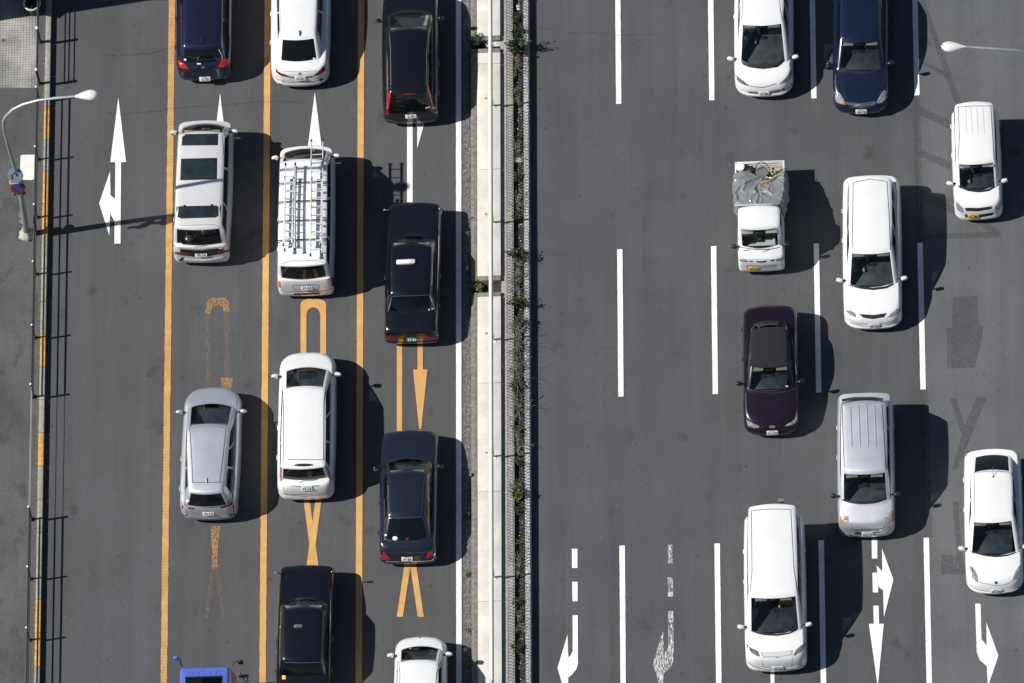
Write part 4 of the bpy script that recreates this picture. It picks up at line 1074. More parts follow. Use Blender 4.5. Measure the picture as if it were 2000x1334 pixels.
# ================= right carriageway, driving towards the camera
def rcar(*a, **k): return car(*a, **k)
# ---- R1 white minivan top
c = car('minivan', 'white minivan with low sweeping nose at the top, left of the blue sedan', 'minivan', False, 1.79, (1493,190,.3), (1491,-96,.9),
        [(128,1.0),(166,.78)], [(131,1.0,50),(44,1.62,42),(-62,1.66,42),(-86,1.1,48)], W_white, zend=(.72,1.0), corner=((.55,.42),(.3,.3)), bow=(.16,.05), wins=((.08,.36),(.40,.68),(.72,.95)), dash=M_dashl, seatm=M_seatl)
R1 = c; Z = (3.03,1380,0)
panel(c, Z, 'headlight', M_lensd, [(170,438),(188,455),(215,475),(252,508)], [(172,462),(195,490),(222,502),(250,510)]); panel(c, Z, 'headlight', M_lensd, [(432,495),(460,470),(485,440),(502,402)], [(436,500),(470,488),(495,468),(505,435)])
panel(c, Z, 'grille', M_gapg, [(245,503),(290,512),(340,515),(415,492)], [(250,508),(290,517),(340,520),(412,498)], k=3)
panel(c, Z, 'air_intake', M_gapg, [(245,540),(340,545),(430,528),(492,512)], [(250,552),(340,560),(440,545),(490,522)], k=3); gaps(c, Z, [[(165,520),(245,545)],[(490,515),(515,500)]], .7, M_gapg)
gaps(c, Z, [[(202,130),(215,60),(212,0)],[(450,128),(436,60),(432,0)]], .9); panel(c, Z, 'wiper_cowl', M_black, [(190,335),(230,370),(330,382),(420,372),(482,325)], [(186,355),(230,395),(330,410),(420,398),(486,345)], off=.012)
plate(c, 1380+340/3.03, 552/3.03, '53-80', tilt=22)
# ---- R2 blue sedan
c = car('sedan', 'dark blue sedan with clear headlights and chrome grille, topmost row beside the white minivan', 'car', False, 1.70, (1682,223,.3), (1681,-52,.9),
        [(140,.98),(198,.76)], [(143,.98,47),(79,1.38,38),(-8,1.40,37),(-38,1.0,45)], W_blue, zend=(.70,.95), corner=((.45,.40),(.3,.3)), bow=(.12,.05), wins=((.10,.46),(.50,.90)), seatm=M_seatb)
R2 = c
panel(c, Z, 'headlight', M_lens, [(758,540),(785,548),(812,590)], [(762,600),(790,615),(820,620)]); panel(c, Z, 'headlight', M_lens, [(1012,592),(1040,540),(1068,525)], [(1008,612),(1040,608),(1068,575)])
panel(c, Z, 'turn_lamp', M_amb, [(804,600),(820,602)], [(806,618),(824,622)]); panel(c, Z, 'turn_lamp', M_amb, [(1010,598),(1024,590)], [(1008,612),(1020,608)])
panel(c, Z, 'grille', M_chr, [(822,602),(915,610),(1008,595)], [(838,632),(915,640),(992,628)]); gaps(c, Z, [[(835,612),(915,618),(1000,605)],[(838,622),(915,629),(996,617)]], .8)
gaps(c, Z, [[(775,420),(800,500),(825,600)],[(1060,410),(1040,500),(1010,595)]], .6); gaps(c, Z, [[(795,400),(850,425),(915,434),(980,428),(1045,400)]], 1.8)
plate(c, 1380+915/3.03, 659/3.03, '30-96', tilt=20); sticker(c, 1380+912/3.03, 622/3.03, .045, M_chr, 'badge')
# ---- R3 white kei wagon
c = car('kei_wagon', 'small boxy white wagon with yellow number plate in the outer right lane', 'car', False, 1.475, (1912.5,430,.3), (1903,205,1.0), [(371,1.02),(406,.88)],
        [(374,1.02,44),(317,1.58,38),(198,1.58,37),(212,1.1,42)], W_white, L=3.45, zend=(.82,1.05), corner=((.30,.26),(.14,.12)), bow=(.08,.03), wins=((.08,.36),(.40,.68),(.72,.95)), nvert=.3, fvert=.6, wheel_r=.27)
R3 = c; Z = (2.67,1740,0)
gaps(c, Z, [[(350,845),(357,700),(350,555)],[(538,835),(530,700),(520,552)],[(340,560),(430,553),(528,552)]], 1.0)
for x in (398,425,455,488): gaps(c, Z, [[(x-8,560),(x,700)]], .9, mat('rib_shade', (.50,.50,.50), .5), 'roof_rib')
panel(c, Z, 'headlight', M_lens, [(336,1045),(350,1055),(378,1085)], [(342,1090),(360,1105),(380,1108)]); panel(c, Z, 'headlight', M_lens, [(540,1078),(560,1055),(580,1035)], [(545,1100),(565,1092),(578,1070)])
panel(c, Z, 'grille', M_gap, [(385,1083),(455,1085),(530,1075)], [(390,1100),(455,1102),(525,1090)]); gaps(c, Z, [[(388,1090),(455,1094),(528,1083)]], 1.0, M_chr, 'grille_bar')
panel(c, Z, 'air_intake', M_gap, [(385,1118),(455,1120),(535,1108)], [(388,1134),(455,1136),(530,1122)]); plate(c, 1740+430/2.67, 1127/2.67, '51-80', M_platey, M_inkb, tilt=18)
panel(c, Z, 'wiper_cowl', M_black, [(352,965),(400,985),(455,992),(510,986),(560,960)], [(352,975),(400,996),(455,1004),(510,998),(560,968)], off=.012)
MB().box(c.Mi @ G(1740+352/2.67, 822/2.67, 1.55), (.03,.12,.03), None, .008).build('antenna_base', M_gapg, c.root)
# ---- R5 white station wagon / minivan
c = car('minivan', 'large white minivan with dark grille, right of the small truck in the second lane', 'minivan', False, 1.76, (1706,644,.3), (1701,345,1.0), [(560,1.0),(612,.80)],
        [(564,1.0,49),(491,1.56,41),(343,1.58,41),(356,1.12,46)], W_white, zend=(.74,1.05), corner=((.50,.36),(.22,.2)), bow=(.12,.06), wins=((.08,.36),(.40,.68),(.72,.95)), dash=M_dashl, fvert=.5, seatm=M_seatb)
R5 = c; Z = (3.605,1400,290)
gaps(c, Z, [[(958,720),(955,600),(960,240)],[(1222,715),(1212,450),(1198,235)],[(955,242),(1080,215),(1200,232)]], 1.1)
panel(c, Z, 'headlight', M_lens, [(903,1108),(925,1130),(978,1162)], [(912,1148),(940,1175),(982,1188)]); panel(c, Z, 'headlight', M_lens, [(1222,1165),(1260,1135),(1302,1112)], [(1200,1192),(1250,1180),(1302,1140)])
panel(c, Z, 'grille', M_gap, [(1002,1165),(1100,1172),(1200,1158)], [(1030,1192),(1100,1202),(1178,1188)]); sticker(c, 1400+1100/3.605, 290+1187/3.605, .05, M_chr, 'badge')
gaps(c, Z, [[(925,1200),(1000,1232),(1100,1238),(1200,1228),(1290,1195)]], .7, M_gapg); gaps(c, Z, [[(940,1222),(1040,1256),(1160,1256),(1290,1215)]], .8, M_gapg)
panel(c, Z, 'wiper_cowl', M_black, [(925,955),(990,970),(1100,980),(1200,968),(1272,935)], [(925,962),(990,985),(1100,998),(1200,985),(1276,942)], off=.012)
plate(c, 1400+1108/3.605, 290+1247/3.605, '30-23', tilt=15)
# ---- R6 plum convertible
c = car('convertible', 'dark plum convertible with its black fabric top up, below the small truck', 'car', False, 1.68, (1508,851,.3), (1503,594,.92), [(617,.98),(762,.94),(831,.72)],
        [(766,.95,46),(714,1.30,37),(640,1.30,34),(622,1.02,36)], W_plum, zend=(.66,.90), corner=((.42,.36),(.35,.25)), bow=(.10,.08), wins=((.12,.60),(.66,.86)), roofm=M_soft, rearg=glass('glass_backlight_clear', (.5,.55,.52), .3), dash=M_dash, crown=.04)
R6 = c; Z = (2.722,1420,570)
panel(c, Z, 'headlight', M_lens, [(102,680),(125,692),(172,715)], [(110,712),(140,724),(168,724)]); panel(c, Z, 'headlight', M_lens, [(310,710),(350,685),(376,658)], [(312,716),(350,708),(376,690)])
gaps(c, Z, [[(110,515),(160,530),(240,540),(320,530),(365,512)]], 1.6); gaps(c, Z, [[(102,660),(150,705),(240,712),(300,708),(372,645)]], .6)
panel(c, Z, 'grille', M_gapg, [(222,712),(240,710),(258,711)], [(228,724),(240,726),(254,724)]); plate(c, 1420+241/2.722, 570+748/2.722, '51-77', tilt=18)
gaps(c, Z, [[(105,250),(100,300),(100,360)],[(345,240),(360,330),(368,440)]], .8, M_chr, 'window_trim')
panel(c, Z, 'dashboard_card', M_stk, [(308,497),(324,497)], [(308,506),(324,506)], off=-.02)
# ---- R7 silver minivan
c = car('minivan', 'silver minivan with ribbed roof and amber cornered headlights', 'minivan', False, 1.70, (1693.5,1050,.3), (1689,782,1.1), [(982,1.12),(1027,.92)],
        [(986,1.12,48),(922,1.72,44),(783,1.76,43),(775,1.2,46)], W_grey, zend=(.84,1.15), corner=((.34,.26),(.12,.10)), bow=(.09,.03), wins=((.06,.34),(.38,.66),(.70,.97)), L=4.40, dash=M_dashl, nvert=.3, fvert=.7, mirm=M_black)
R7 = c; Z = (4.45,1640,760)
gaps(c, Z, [[(40,720),(28,400),(22,105)],[(402,705),(385,400),(366,95)]], 1.3); gaps(c, Z, [[(22,100),(190,92),(370,88)]], 1.0)
W_rib = carpaint('paintwork_silver_rib', (.62,.64,.68), .6, .3)
for x in (86,158,228,296): panel(c, Z, 'roof_rib', W_rib, [(x-2,112),(x+12,112)], [(x+12,500),(x+26,500)], off=.012, n=5, k=9)
panel(c, Z, 'rear_spoiler', M_black, [(18,88),(100,72),(190,68),(300,68),(380,82)], [(20,102),(100,96),(190,92),(300,90),(370,92)], off=.02)
panel(c, Z, 'headlight', M_lensy, [(22,1120),(50,1102),(72,1100)], [(28,1190),(60,1208),(98,1212)]); panel(c, Z, 'headlight', M_lensy, [(384,1105),(420,1070),(450,1062)], [(382,1195),(420,1190),(448,1165)])
panel(c, Z, 'turn_lamp', M_amb, [(2,1098),(16,1106)], [(8,1165),(28,1178)]); panel(c, Z, 'turn_lamp', M_amb, [(452,1060),(466,1058)], [(450,1160),(470,1140)])
panel(c, Z, 'bumper_lip', M_chr, [(80,1262),(200,1288),(300,1296)], [(85,1275),(200,1300),(300,1308)], k=3); gaps(c, Z, [[(100,1215),(130,1222),(360,1215),(385,1200)],[(125,1248),(360,1245)]], 1.0)
panel(c, Z, 'bumper_insert', M_gapg, [(38,1240),(120,1262),(360,1262),(470,1225)], [(45,1252),(120,1275),(360,1272),(470,1240)], k=3)
gaps(c, Z, [[(125,1230),(240,1232),(362,1222)]], 1.2, M_chr, 'grille_bar')
panel(c, Z, 'wiper_cowl', M_black, [(22,955),(100,980),(200,985),(320,975),(440,930)], [(22,970),(100,992),(200,1002),(320,992),(440,945)], off=.012)
plate(c, 1640+240/4.45, 760+1256/4.45, '53-17', tilt=15)
# ---- R8 large white van
c = car('large_minivan', 'large white minivan with chrome barred grille, bottommost vehicle in the first queue lane', 'minivan', False, 1.83, (1517.5,1313,.3), (1510,987,1.2), [(1237,1.14),(1272,1.0)],
        [(1241,1.14,52),(1163,1.82,47),(984,1.84,45),(1002,1.3,49)], W_white, zend=(.90,1.2), corner=((.36,.28),(.22,.18)), bow=(.10,.05), wins=((.06,.34),(.38,.96),), L=4.84, nvert=.3, fvert=.6, wheel_r=.32, seatm=M_seatb)
R8 = c; Z = (3.565,1430,960)
gaps(c, Z, [[(122,722),(138,560),(134,130)],[(455,712),(430,540),(408,125)],[(140,132),(270,122),(408,124)]], 1.1)
panel(c, Z, 'headlight', M_lensd, [(98,1045),(125,1085),(180,1112)], [(105,1095),(145,1130),(198,1158)]); panel(c, Z, 'headlight', M_lensd, [(440,1108),(480,1070),(515,1035)], [(424,1150),(480,1120),(518,1075)])
panel(c, Z, 'grille', mat('grille_silver', (.70,.70,.70), .35, .3), [(195,1118),(310,1115),(425,1100)], [(215,1158),(315,1162),(420,1145)]); gaps(c, Z, [[(200,1128),(310,1126),(424,1112)],[(205,1140),(312,1138),(423,1124)],[(212,1152),(314,1152),(421,1136)]], .9)
sticker(c, 1430+312/3.565, 960+1147/3.565, .055, M_gap, 'badge')
gaps(c, Z, [[(205,1160),(215,1222),(280,1230)],[(420,1150),(412,1225)]], .7, M_gapg); gaps(c, Z, [[(105,1180),(150,1218),(230,1240),(420,1240),(530,1195)]], 1.2, M_gapg)
panel(c, Z, 'wiper_cowl', M_black, [(130,965),(200,985),(310,992),(400,980),(480,940)], [(135,975),(200,998),(310,1006),(400,992),(485,948)], off=.012)
plate(c, 1430+318/3.565, 960+1229/3.565, '35-21', tilt=12)
MB().box(c.Mi @ G(1430+343/3.565, 960+64/3.565, 1.80), (.18,.10,.10), None, .015).build('reversing_camera', M_gapg, c.root)
# ---- R9 white liftback
c = car('liftback', 'white liftback with small roof antenna and dark sloping rear glass at the right edge', 'car', False, 1.725, (1944,1161,.3), (1937,877,1.1), [(1084,.95),(1142,.76)],
        [(1088,.96,49),(1016,1.42,40),(920,1.44,39),(884,1.16,39)], W_white, zend=(.72,1.08), corner=((.50,.42),(.28,.22)), bow=(.16,.10), wins=((.12,.46),(.50,.84)), fvert=.5, seatm=M_seatb)
R9 = c; Z = (4.17,1870,860)
gaps(c, Z, [[(135,650),(140,450),(134,262)],[(462,640),(452,450),(448,258)],[(134,262),(290,250),(448,260)]], .9, M_gapg)
panel(c, Z, 'headlight', M_lens, [(98,1015),(125,1035),(148,1065),(170,1120)], [(100,1060),(115,1105),(140,1140),(165,1158)]); panel(c, Z, 'headlight', M_lens, [(450,1130),(475,1060),(500,1025),(518,1010)], [(455,1145),(480,1125),(505,1095),(520,1050)])
gaps(c, Z, [[(105,1110),(190,1160),(310,1185),(400,1172),(500,1115)]], 1.0, M_gapg); gaps(c, Z, [[(100,1175),(160,1215),(260,1232)],[(370,1232),(450,1218),(530,1180)]], .8, M_gapg)
sticker(c, 1870+315/4.17, 860+1160/4.17, .055, M_chr, 'badge'); plate(c, 1870+315/4.17, 860+1228/4.17, '50-23', tilt=12)
panel(c, Z, 'wiper_cowl', M_black, [(110,900),(200,925),(300,938),(400,932),(505,898)], [(112,912),(200,938),(300,952),(400,946),(508,906)], off=.012)
q = c.Mi @ G(1870+292/4.17, 860+298/4.17, 1.49); MB().tube([q, q+Vector((-.002,.28,.16))], [.009,.004], 5).ell(q, (.025,.025,.015)).build('antenna', M_black, c.root)
from mathutils import noise as mnoise
# ------------------------------------------------------------------ R4 kei truck with tarpaulin
c = car('kei_truck', 'small white truck with yellow plate and a drop side bed loaded under a grey sheet', 'truck', False, 1.40, (1488.5,531,.3), (1484.5,397,1.0), [(483,1.12),(506,.92)],
        [(486,1.12,44),(446,1.70,40),(401,1.73,40),(396,1.1,42)], W_white, L=2.05, zend=(.88,1.1), corner=((.11,.08),(.08,.06)), bow=(.035,.02), wins=((.10,.70),), nvert=.6, fvert=.8,
        rear_seat=False, wbase=(-.55,-9), wheel_r=.26, mirm=M_black, handles=False, shoulder=.05, group='cars queueing and driving on the road', seatm=M_seat)
R4 = c; Z = (5.56,1420,300)
panel(c, Z, 'headlight', M_lens, [(122,1140),(170,1145),(222,1158)], [(132,1170),(180,1178),(228,1180)]); panel(c, Z, 'headlight', M_lens, [(532,1138),(580,1132),(622,1125)], [(528,1172),(580,1165),(618,1155)])
panel(c, Z, 'grille', M_gap, [(312,1165),(375,1168),(438,1158)], [(330,1182),(375,1185),(424,1178)]); panel(c, Z, 'grille', M_gap, [(235,1162),(282,1165)], [(238,1172),(280,1178)]); panel(c, Z, 'grille', M_gap, [(475,1155),(515,1150)], [(470,1170),(510,1168)])
gaps(c, Z, [[(218,1218),(380,1222),(540,1208)],[(350,1240),(540,1226)],[(350,1258),(540,1242)],[(218,1218),(220,1275)]], 1.1, M_gapg); gaps(c, Z, [[(105,1125),(120,1140),(230,1150),(500,1150),(625,1118)]], .6, M_gapg)
plate(c, 1420+290/5.56, 300+1248/5.56, '47-11', M_platey, M_inkb, tilt=12)
gaps(c, Z, [[(130,1015),(250,1035),(390,1042),(500,1035),(608,1005)]], 1.4)
gaps(c, Z, [[(175,1055),(245,1048)],[(385,1070),(455,1045)]], 1.2, M_black, 'wiper')
q = [c.Mi @ G(1420+x/5.56, 300+y/5.56, 1.02) for x, y in ((235,930),(520,925),(525,1000),(208,1012))]
obj('dashboard_sheet', [v+Vector((0,0,.0)) for v in q]+[v+Vector((0,0,.012)) for v in q], [(3,2,1,0),(4,5,6,7),(0,1,5,4),(1,2,6,5),(2,3,7,6),(3,0,4,7)], M_papr_glint, c.root, False)
# bed in the truck's own frame: far of the cab
yb0 = c.hL+.04; yb1 = c.YL(314, .90); xw = .715
MB().box((0,(yb0+yb1)/2,.46), (xw*2, yb1-yb0, .10), None, .01).build('bed_floor', mat('bed_ply', (.42,.33,.22), .8, noise=.3, nscale=6), c.root)
MB().box((0,(yb0+yb1)/2,.36), (.7, yb1-yb0-.1, .12), None, .02).build('chassis', M_black, c.root)
for sx in (-1,1):
    s = MB(); s.box((sx*xw,(yb0+yb1)/2,.68), (.03, yb1-yb0, .36), None, .006)
    for k in range(3): s.box((sx*(xw+.02),(yb0+yb1)/2,.56+.12*k), (.02, yb1-yb0-.02, .03), None, .004)
    s.build('side_gate', W_white, c.root)
s = MB(); s.box((0,yb1,.68), (xw*2+.03,.03,.36), None, .006)
for k in range(3): s.box((0,yb1-.02,.56+.12*k), (xw*2-.03,.02,.03), None, .004)
s.build('tailgate', W_white, c.root)
s = MB(); s.tube([(-.62,yb0+.05,.5),(-.62,yb0+.05,1.25),(-.58,yb0+.05,1.3),(.58,yb0+.05,1.3),(.62,yb0+.05,1.25),(.62,yb0+.05,.5)], .02, 8)
for k in range(4): s.tube([(-.35+.23*k,yb0+.05,.5),(-.35+.23*k,yb0+.05,1.3)], .012, 6)
s.build('headboard_frame', W_white, c.root)
MB().box((-.16,c.YL(300+550/5.56,1.78),1.775), (1.1,.04,.03), None, .01).build('roof_drip_rail', W_pearl, c.root)
for wy in (yb1-.62,):
    for sx in (-1,1):
        t = MB().lathe((sx*(xw-.09), wy, .26), [(.16,-.07),(.24,-.075),(.26,-.06),(.26,.06),(.24,.075),(.16,.07)], 26, 'X').build('wheel', M_rub, c.root)
        MB().lathe((sx*(xw-.09), wy, .26), [(.02,-.05),(.16,-.055),(.165,.055),(.02,.05)], 20, 'X').build('rim', M_rim, t)
MB().box((0,yb1+.015,.42), (1.3,.05,.10), None, .01).build('rear_bumper', M_black, c.root)
# tarpaulin: a draped sheet over hidden load, hanging over the bed sides
ty1 = c.YL(300+215/5.56, 1.05); ty0 = c.gb[2][0]+.07; n1, n2 = 90, 70; V = []; Fs = []
def foldn(u, v): 
    s = 0
    th = math.atan2(u-.12, 1.45-v); rr_ = math.hypot(u-.12, 1.45-v)
    nz = mnoise.noise(Vector((u*1.7, v*1.7, .3))); n2_ = mnoise.noise(Vector((u*4+9, v*4, 2.3)))
    s += .075*(1-abs(math.sin(4.6*th+2.2*nz+.9)))**3 + .05*(1-abs(math.sin(9.3*th+3.0*nz+1.5*n2_)))**3*min(1, rr_)
    s += .05*(1-abs(math.sin(5*v+3*u+3.5*nz)))**4 + .045*abs(mnoise.noise(Vector((u*3.1, v*3.1+4, 7))))
    return s*.62
for j in range(n2):
    v = j/(n2-1)
    for i in range(n1):
        u = i/(n1-1)*2-1
        y = ty0+(ty1-ty0)*v + (.10*math.cos(u*3.2)-.05 if False else 0)*v
        sag = -.16*math.exp(-((u-.1)/.45)**2)*v**1.5                      # the open end dips in the middle
        wfl = .60+.13*math.sin(min(1,v*1.6)*1.57)
        if abs(u) < .80:
            x = u/.80*wfl; z = (1.60-.55*v)+sag-.10*abs(x)**2
        else:
            t = (abs(u)-.80)/.20; x = math.copysign(wfl+.07*math.sin(t*1.57)+.025*math.sin(v*23+u*3), u); z = (1.60-.55*v)-.10*wfl**2-.03-(.80-.25*v)*t
        z += foldn(u, v*1.4)*(1 if abs(u) < .8 else .3); x += math.copysign(foldn(u, v*2)*.9, u) if abs(u) >= .8 else 0
        y += -.16*v*v*(math.exp(-((u-.25)/.3)**2)-.5)+.03*math.sin(u*9)*v
        V.append(Vector((x, y, z)))
for j in range(n2-1):
    for i in range(n1-1): Fs.append((j*n1+i, j*n1+i+1, (j+1)*n1+i+1, (j+1)*n1+i))
V += [p-Vector((0,0,.012)) for p in V[:n1*n2]]; k = n1*n2; Fs += [tuple(k+i for i in f[::-1]) for f in Fs[:]]
o = obj('tarpaulin', [c.Mr @ p for p in V], Fs, mat('tarp_grey', (.37,.375,.385), .32, .45, bump=.5, bscale=7), None, True, 60)
tag(o, 'wrinkled silver grey sheet draped over the load of the small truck', 'tarpaulin')
def inbed(px, py, z): return c.Mi @ G(px, py, z)
def bed_thing(name, px, py, z, lbl, cat):
    p = G(px, py, z+.20); p.z = z; return empty(name, p, 0, lbl, cat)
e = bed_thing('bucket', 1420+143/5.56, 300+165/5.56, .52, 'white plastic bucket in the left corner of the truck bed', 'bucket')
MB().lathe((0,0,0), [(.10,0),(.125,.30),(.135,.30),(.135,.33),(.12,.335),(.02,.34)], 24).build('tub', M_stk, e)
e = bed_thing('engine_pump', 1420+245/5.56, 300+215/5.56, .52, 'round black and rust red pump beside the white bucket on the truck', 'machine')
MB().lathe((0,0,0), [(.12,0),(.17,.05),(.19,.16),(.17,.26),(.10,.30),(.03,.31)], 22).build('housing', mat('pump_black', (.03,.02,.02), .4), e)
MB().lathe((.02,0,.30), [(.07,0),(.075,.03),(.04,.05)], 16).tube([(-.1,.05,.28),(.0,.02,.33),(.1,-.05,.28)], .015, 6).build('cap', mat('rust_red', (.13,.035,.02), .5, noise=.3), e)
e = bed_thing('steel_drum', 1420+385/5.56, 300+232/5.56, .52, 'grey cylindrical drum with a tall hoop handle on the truck bed', 'drum')
MB().lathe((0,0,0), [(.19,0),(.195,.02),(.19,.04),(.19,.36),(.195,.38),(.18,.40),(.02,.40)], 26).build('drum_body', mat('drum_grey', (.17,.18,.19), .45, .3, noise=.15), e)
MB().tube([(-.21,.02,.0),(-.20,.08,.45),(-.12,.14,.66),(0,.17,.72),(.12,.14,.66),(.22,.08,.45),(.25,.0,.1)], .012, 8).build('hoop_handle', M_black, e)
for q, (x, y) in enumerate(((505,190),(502,225))):
    e = bed_thing('pipe_length', 1420+x/5.56, 300+y/5.56, .55, ('upper' if q == 0 else 'lower')+' of two short pale pipes standing open ended on the truck bed', 'pipe'); MB().lathe((0,0,0), [(.06,0),(.065,.36),(.05,.36),(.05,.1),(.01,.1)], 20).build('pipe_body', M_chr if False else mat('pipe_pale', (.5,.52,.5), .4), e)
def rope(pts, r, m, lbl):
    o = MB().tube([G(1420+x/5.56, 300+y/5.56, z) for x, y, z in pts], r, 6).build('rope', m, None); tag(o, lbl, 'rope')
rope([(350,318,1.12),(395,305,1.16),(430,312,1.14),(470,290,1.12),(500,268,1.1),(540,245,1.08),(560,235,1.08)], .03, mat('rope_yellow', (.38,.27,.06), .8, noise=.3, nscale=30), 'yellow rope bundled along the open edge of the grey sheet')
rope([(375,268,1.10),(420,282,1.10),(470,276,1.08),(480,262,1.08),(540,205,1.02),(600,168,.98),(632,172,.9)], .014, M_black, 'thin black cord tying the grey sheet to the truck gate')

# ------------------------------------------------------------------ blue truck at the bottom
tb = empty('blue_truck', G(399, 1450, 0), 0, 'bright blue truck with a roof hatch, cut by the bottom edge', 'truck', 'cars queueing and driving on the road')
o0 = tb.location
def T(px, py, z): p = G(px, py, z); return Vector((p.x-o0.x, p.y-o0.y, z))
ft = T(400, 1303, 1.95); yft = ft.y; xl, xr = T(350,1310,1.95).x, T(450,1310,1.95).x; xcn = (xl+xr)/2; hwt = (xr-xl)/2
cb = MB()
def ring_box(mb, yn, yf, hw, z, cx_, r=.10, n=4):
    P = []
    for (sx, sy, a0) in ((1,-1,-90),(1,1,0),(-1,1,90),(-1,-1,180)):
        for k in range(n+1):
            a = R(a0+90*k/n); P.append(Vector((cx_+sx*(hw-r)+r*math.cos(a), (yf-r if sy > 0 else yn+r)+r*math.sin(a), z)))
    return P
levels = [(.35,.0,.0),(.6,-.02,-.02),(1.15,-.0,.0),(1.2,.01,.015),(1.75,.05,.16),(1.88,.07,.2),(1.95,.14,.27)]
rb = [ring_box(cb, yft-1.45+a*.3, yft+.24-b, hwt+.05-a, z, xcn) for z, a, b in levels]
m_ = len(rb[0]); V = [p for r_ in rb for p in r_]; Fs = []; Gf = []
for r_ in range(len(rb)-1):
    for i in range(m_):
        f = (r_*m_+i, r_*m_+(i+1) % m_, (r_+1)*m_+(i+1) % m_, (r_+1)*m_+i)
        (Gf if (r_ == 3 and i in (4, 9, 14, 19)) else Fs).append(f)
# roof with hatch opening
top = V[-m_:]; hx0, hx1, hy0, hy1 = T(362,1320,1.95).x, T(435,1320,1.95).x, yft-1.15, T(398,1321,1.95).y
hr = []
for p in top:
    hr.append(Vector((min(max(p.x, hx0), hx1), min(max(p.y, hy0), hy1), 1.965)))
k = len(V); V += hr
for i in range(m_): Fs.append((k-m_+i, k-m_+(i+1) % m_, k+(i+1) % m_, k+i))
obj('cab', V, Fs, W_truck, tb, True, 30)
for f in Gf: 
    q = [V[i] for i in f]; ctr = sum(q, Vector())/4
    obj('windscreen' if ctr.y > yft-.2 else ('rear_window' if ctr.y < yft-1.2 else 'side_window'), q, [(0,1,2,3)], G_side, tb, False)
obj('roof_hatch', [Vector((hx0+.0,hy0,1.955)),Vector((hx1,hy0,1.955)),Vector((hx1,hy1,1.955)),Vector((hx0,hy1,1.955))], [(0,1,2,3)], G_wind, tb, False)
MB().box(((hx0+hx1)/2,hy1-.02,1.93), (hx1-hx0+.04,.03,.06)).box((hx0+.01,(hy0+hy1)/2,1.93), (.03,hy1-hy0,.06)).box((hx1-.01,(hy0+hy1)/2,1.93), (.03,hy1-hy0,.06)).build('hatch_frame', M_black, tb, False)
for k in range(5): MB().box((xcn-.35+.17*k, hy1+.10, 1.962), (.015,.10,.012)).build('roof_rib', mat('rib_blue', (.06,.11,.45), .4), tb, False)
MB().box((xcn,yft-.6,.75), (hwt*2-.1, 1.3, .1)).build('cab_floor', M_cab, tb, False)
MB().box((xcn-.33,yft-.62,1.05), (.50,.5,.14), None, .05).box((xcn-.33,yft-.92,1.35), (.50,.14,.6), RX(10), .05).build('seat', mat('seat_brown', (.20,.16,.10), .9, noise=.3, nscale=8), tb)
MB().box((xcn+.40,yft-.62,1.05), (.44,.5,.14), None, .05).box((xcn+.40,yft-.92,1.35), (.44,.14,.6), RX(10), .05).build('seat', mat('seat_grey', (.30,.30,.31), .9), tb)
MB().box((xcn,yft-.10,1.05), (hwt*2-.2,.35,.2), None, .04).build('dashboard', M_dash, tb)
MB().box((xcn,yft-3.3,.95), (hwt*2+.08,3.2,.12), None, .02).box((xcn-hwt-.03,yft-3.3,1.2), (.04,3.2,.4), None, .01).box((xcn+hwt+.03,yft-3.3,1.2), (.04,3.2,.4), None, .01).box((xcn,yft-4.9,1.2), (hwt*2,.04,.4), None, .01).build('cargo_bed', W_truck, tb)
MB().box((xcn,yft-2.4,.6), (.8,4.6,.3), None, .03).build('chassis', M_black, tb)
for wy in (yft-.75, yft-3.8):
    for sx in (-1,1):
        t = MB().lathe((xcn+sx*(hwt-.1), wy, .36), [(.2,-.1),(.34,-.1),(.36,-.08),(.36,.08),(.34,.1),(.2,.1)], 26, 'X').build('wheel', M_rub, tb); MB().lathe((xcn+sx*(hwt-.1), wy, .36), [(.02,-.07),(.2,-.08),(.2,.08),(.02,.07)], 18, 'X').build('rim', M_rim, t)
for (ax, ay, mx_, my_, mz, mm) in ((356,1302,344,1286,1.8,W_truck), (453,1301,470,1293,1.7,M_black)):
    a = T(ax, ay, 1.75); b_ = T(mx_, my_, mz); e = MB().tube([a, a.lerp(b_, .5)+Vector((0,.06,.05)), b_], .013, 6).build('mirror_arm', M_black, tb)
    MB().ell(b_, (.085,.05,.11), None, 14, 9, .7).build('mirror_head', mm, e)
e = T(352,1283,1.6); MB().tube([T(356,1302,1.7), e], .01, 5).build('mirror_arm', M_black, tb)

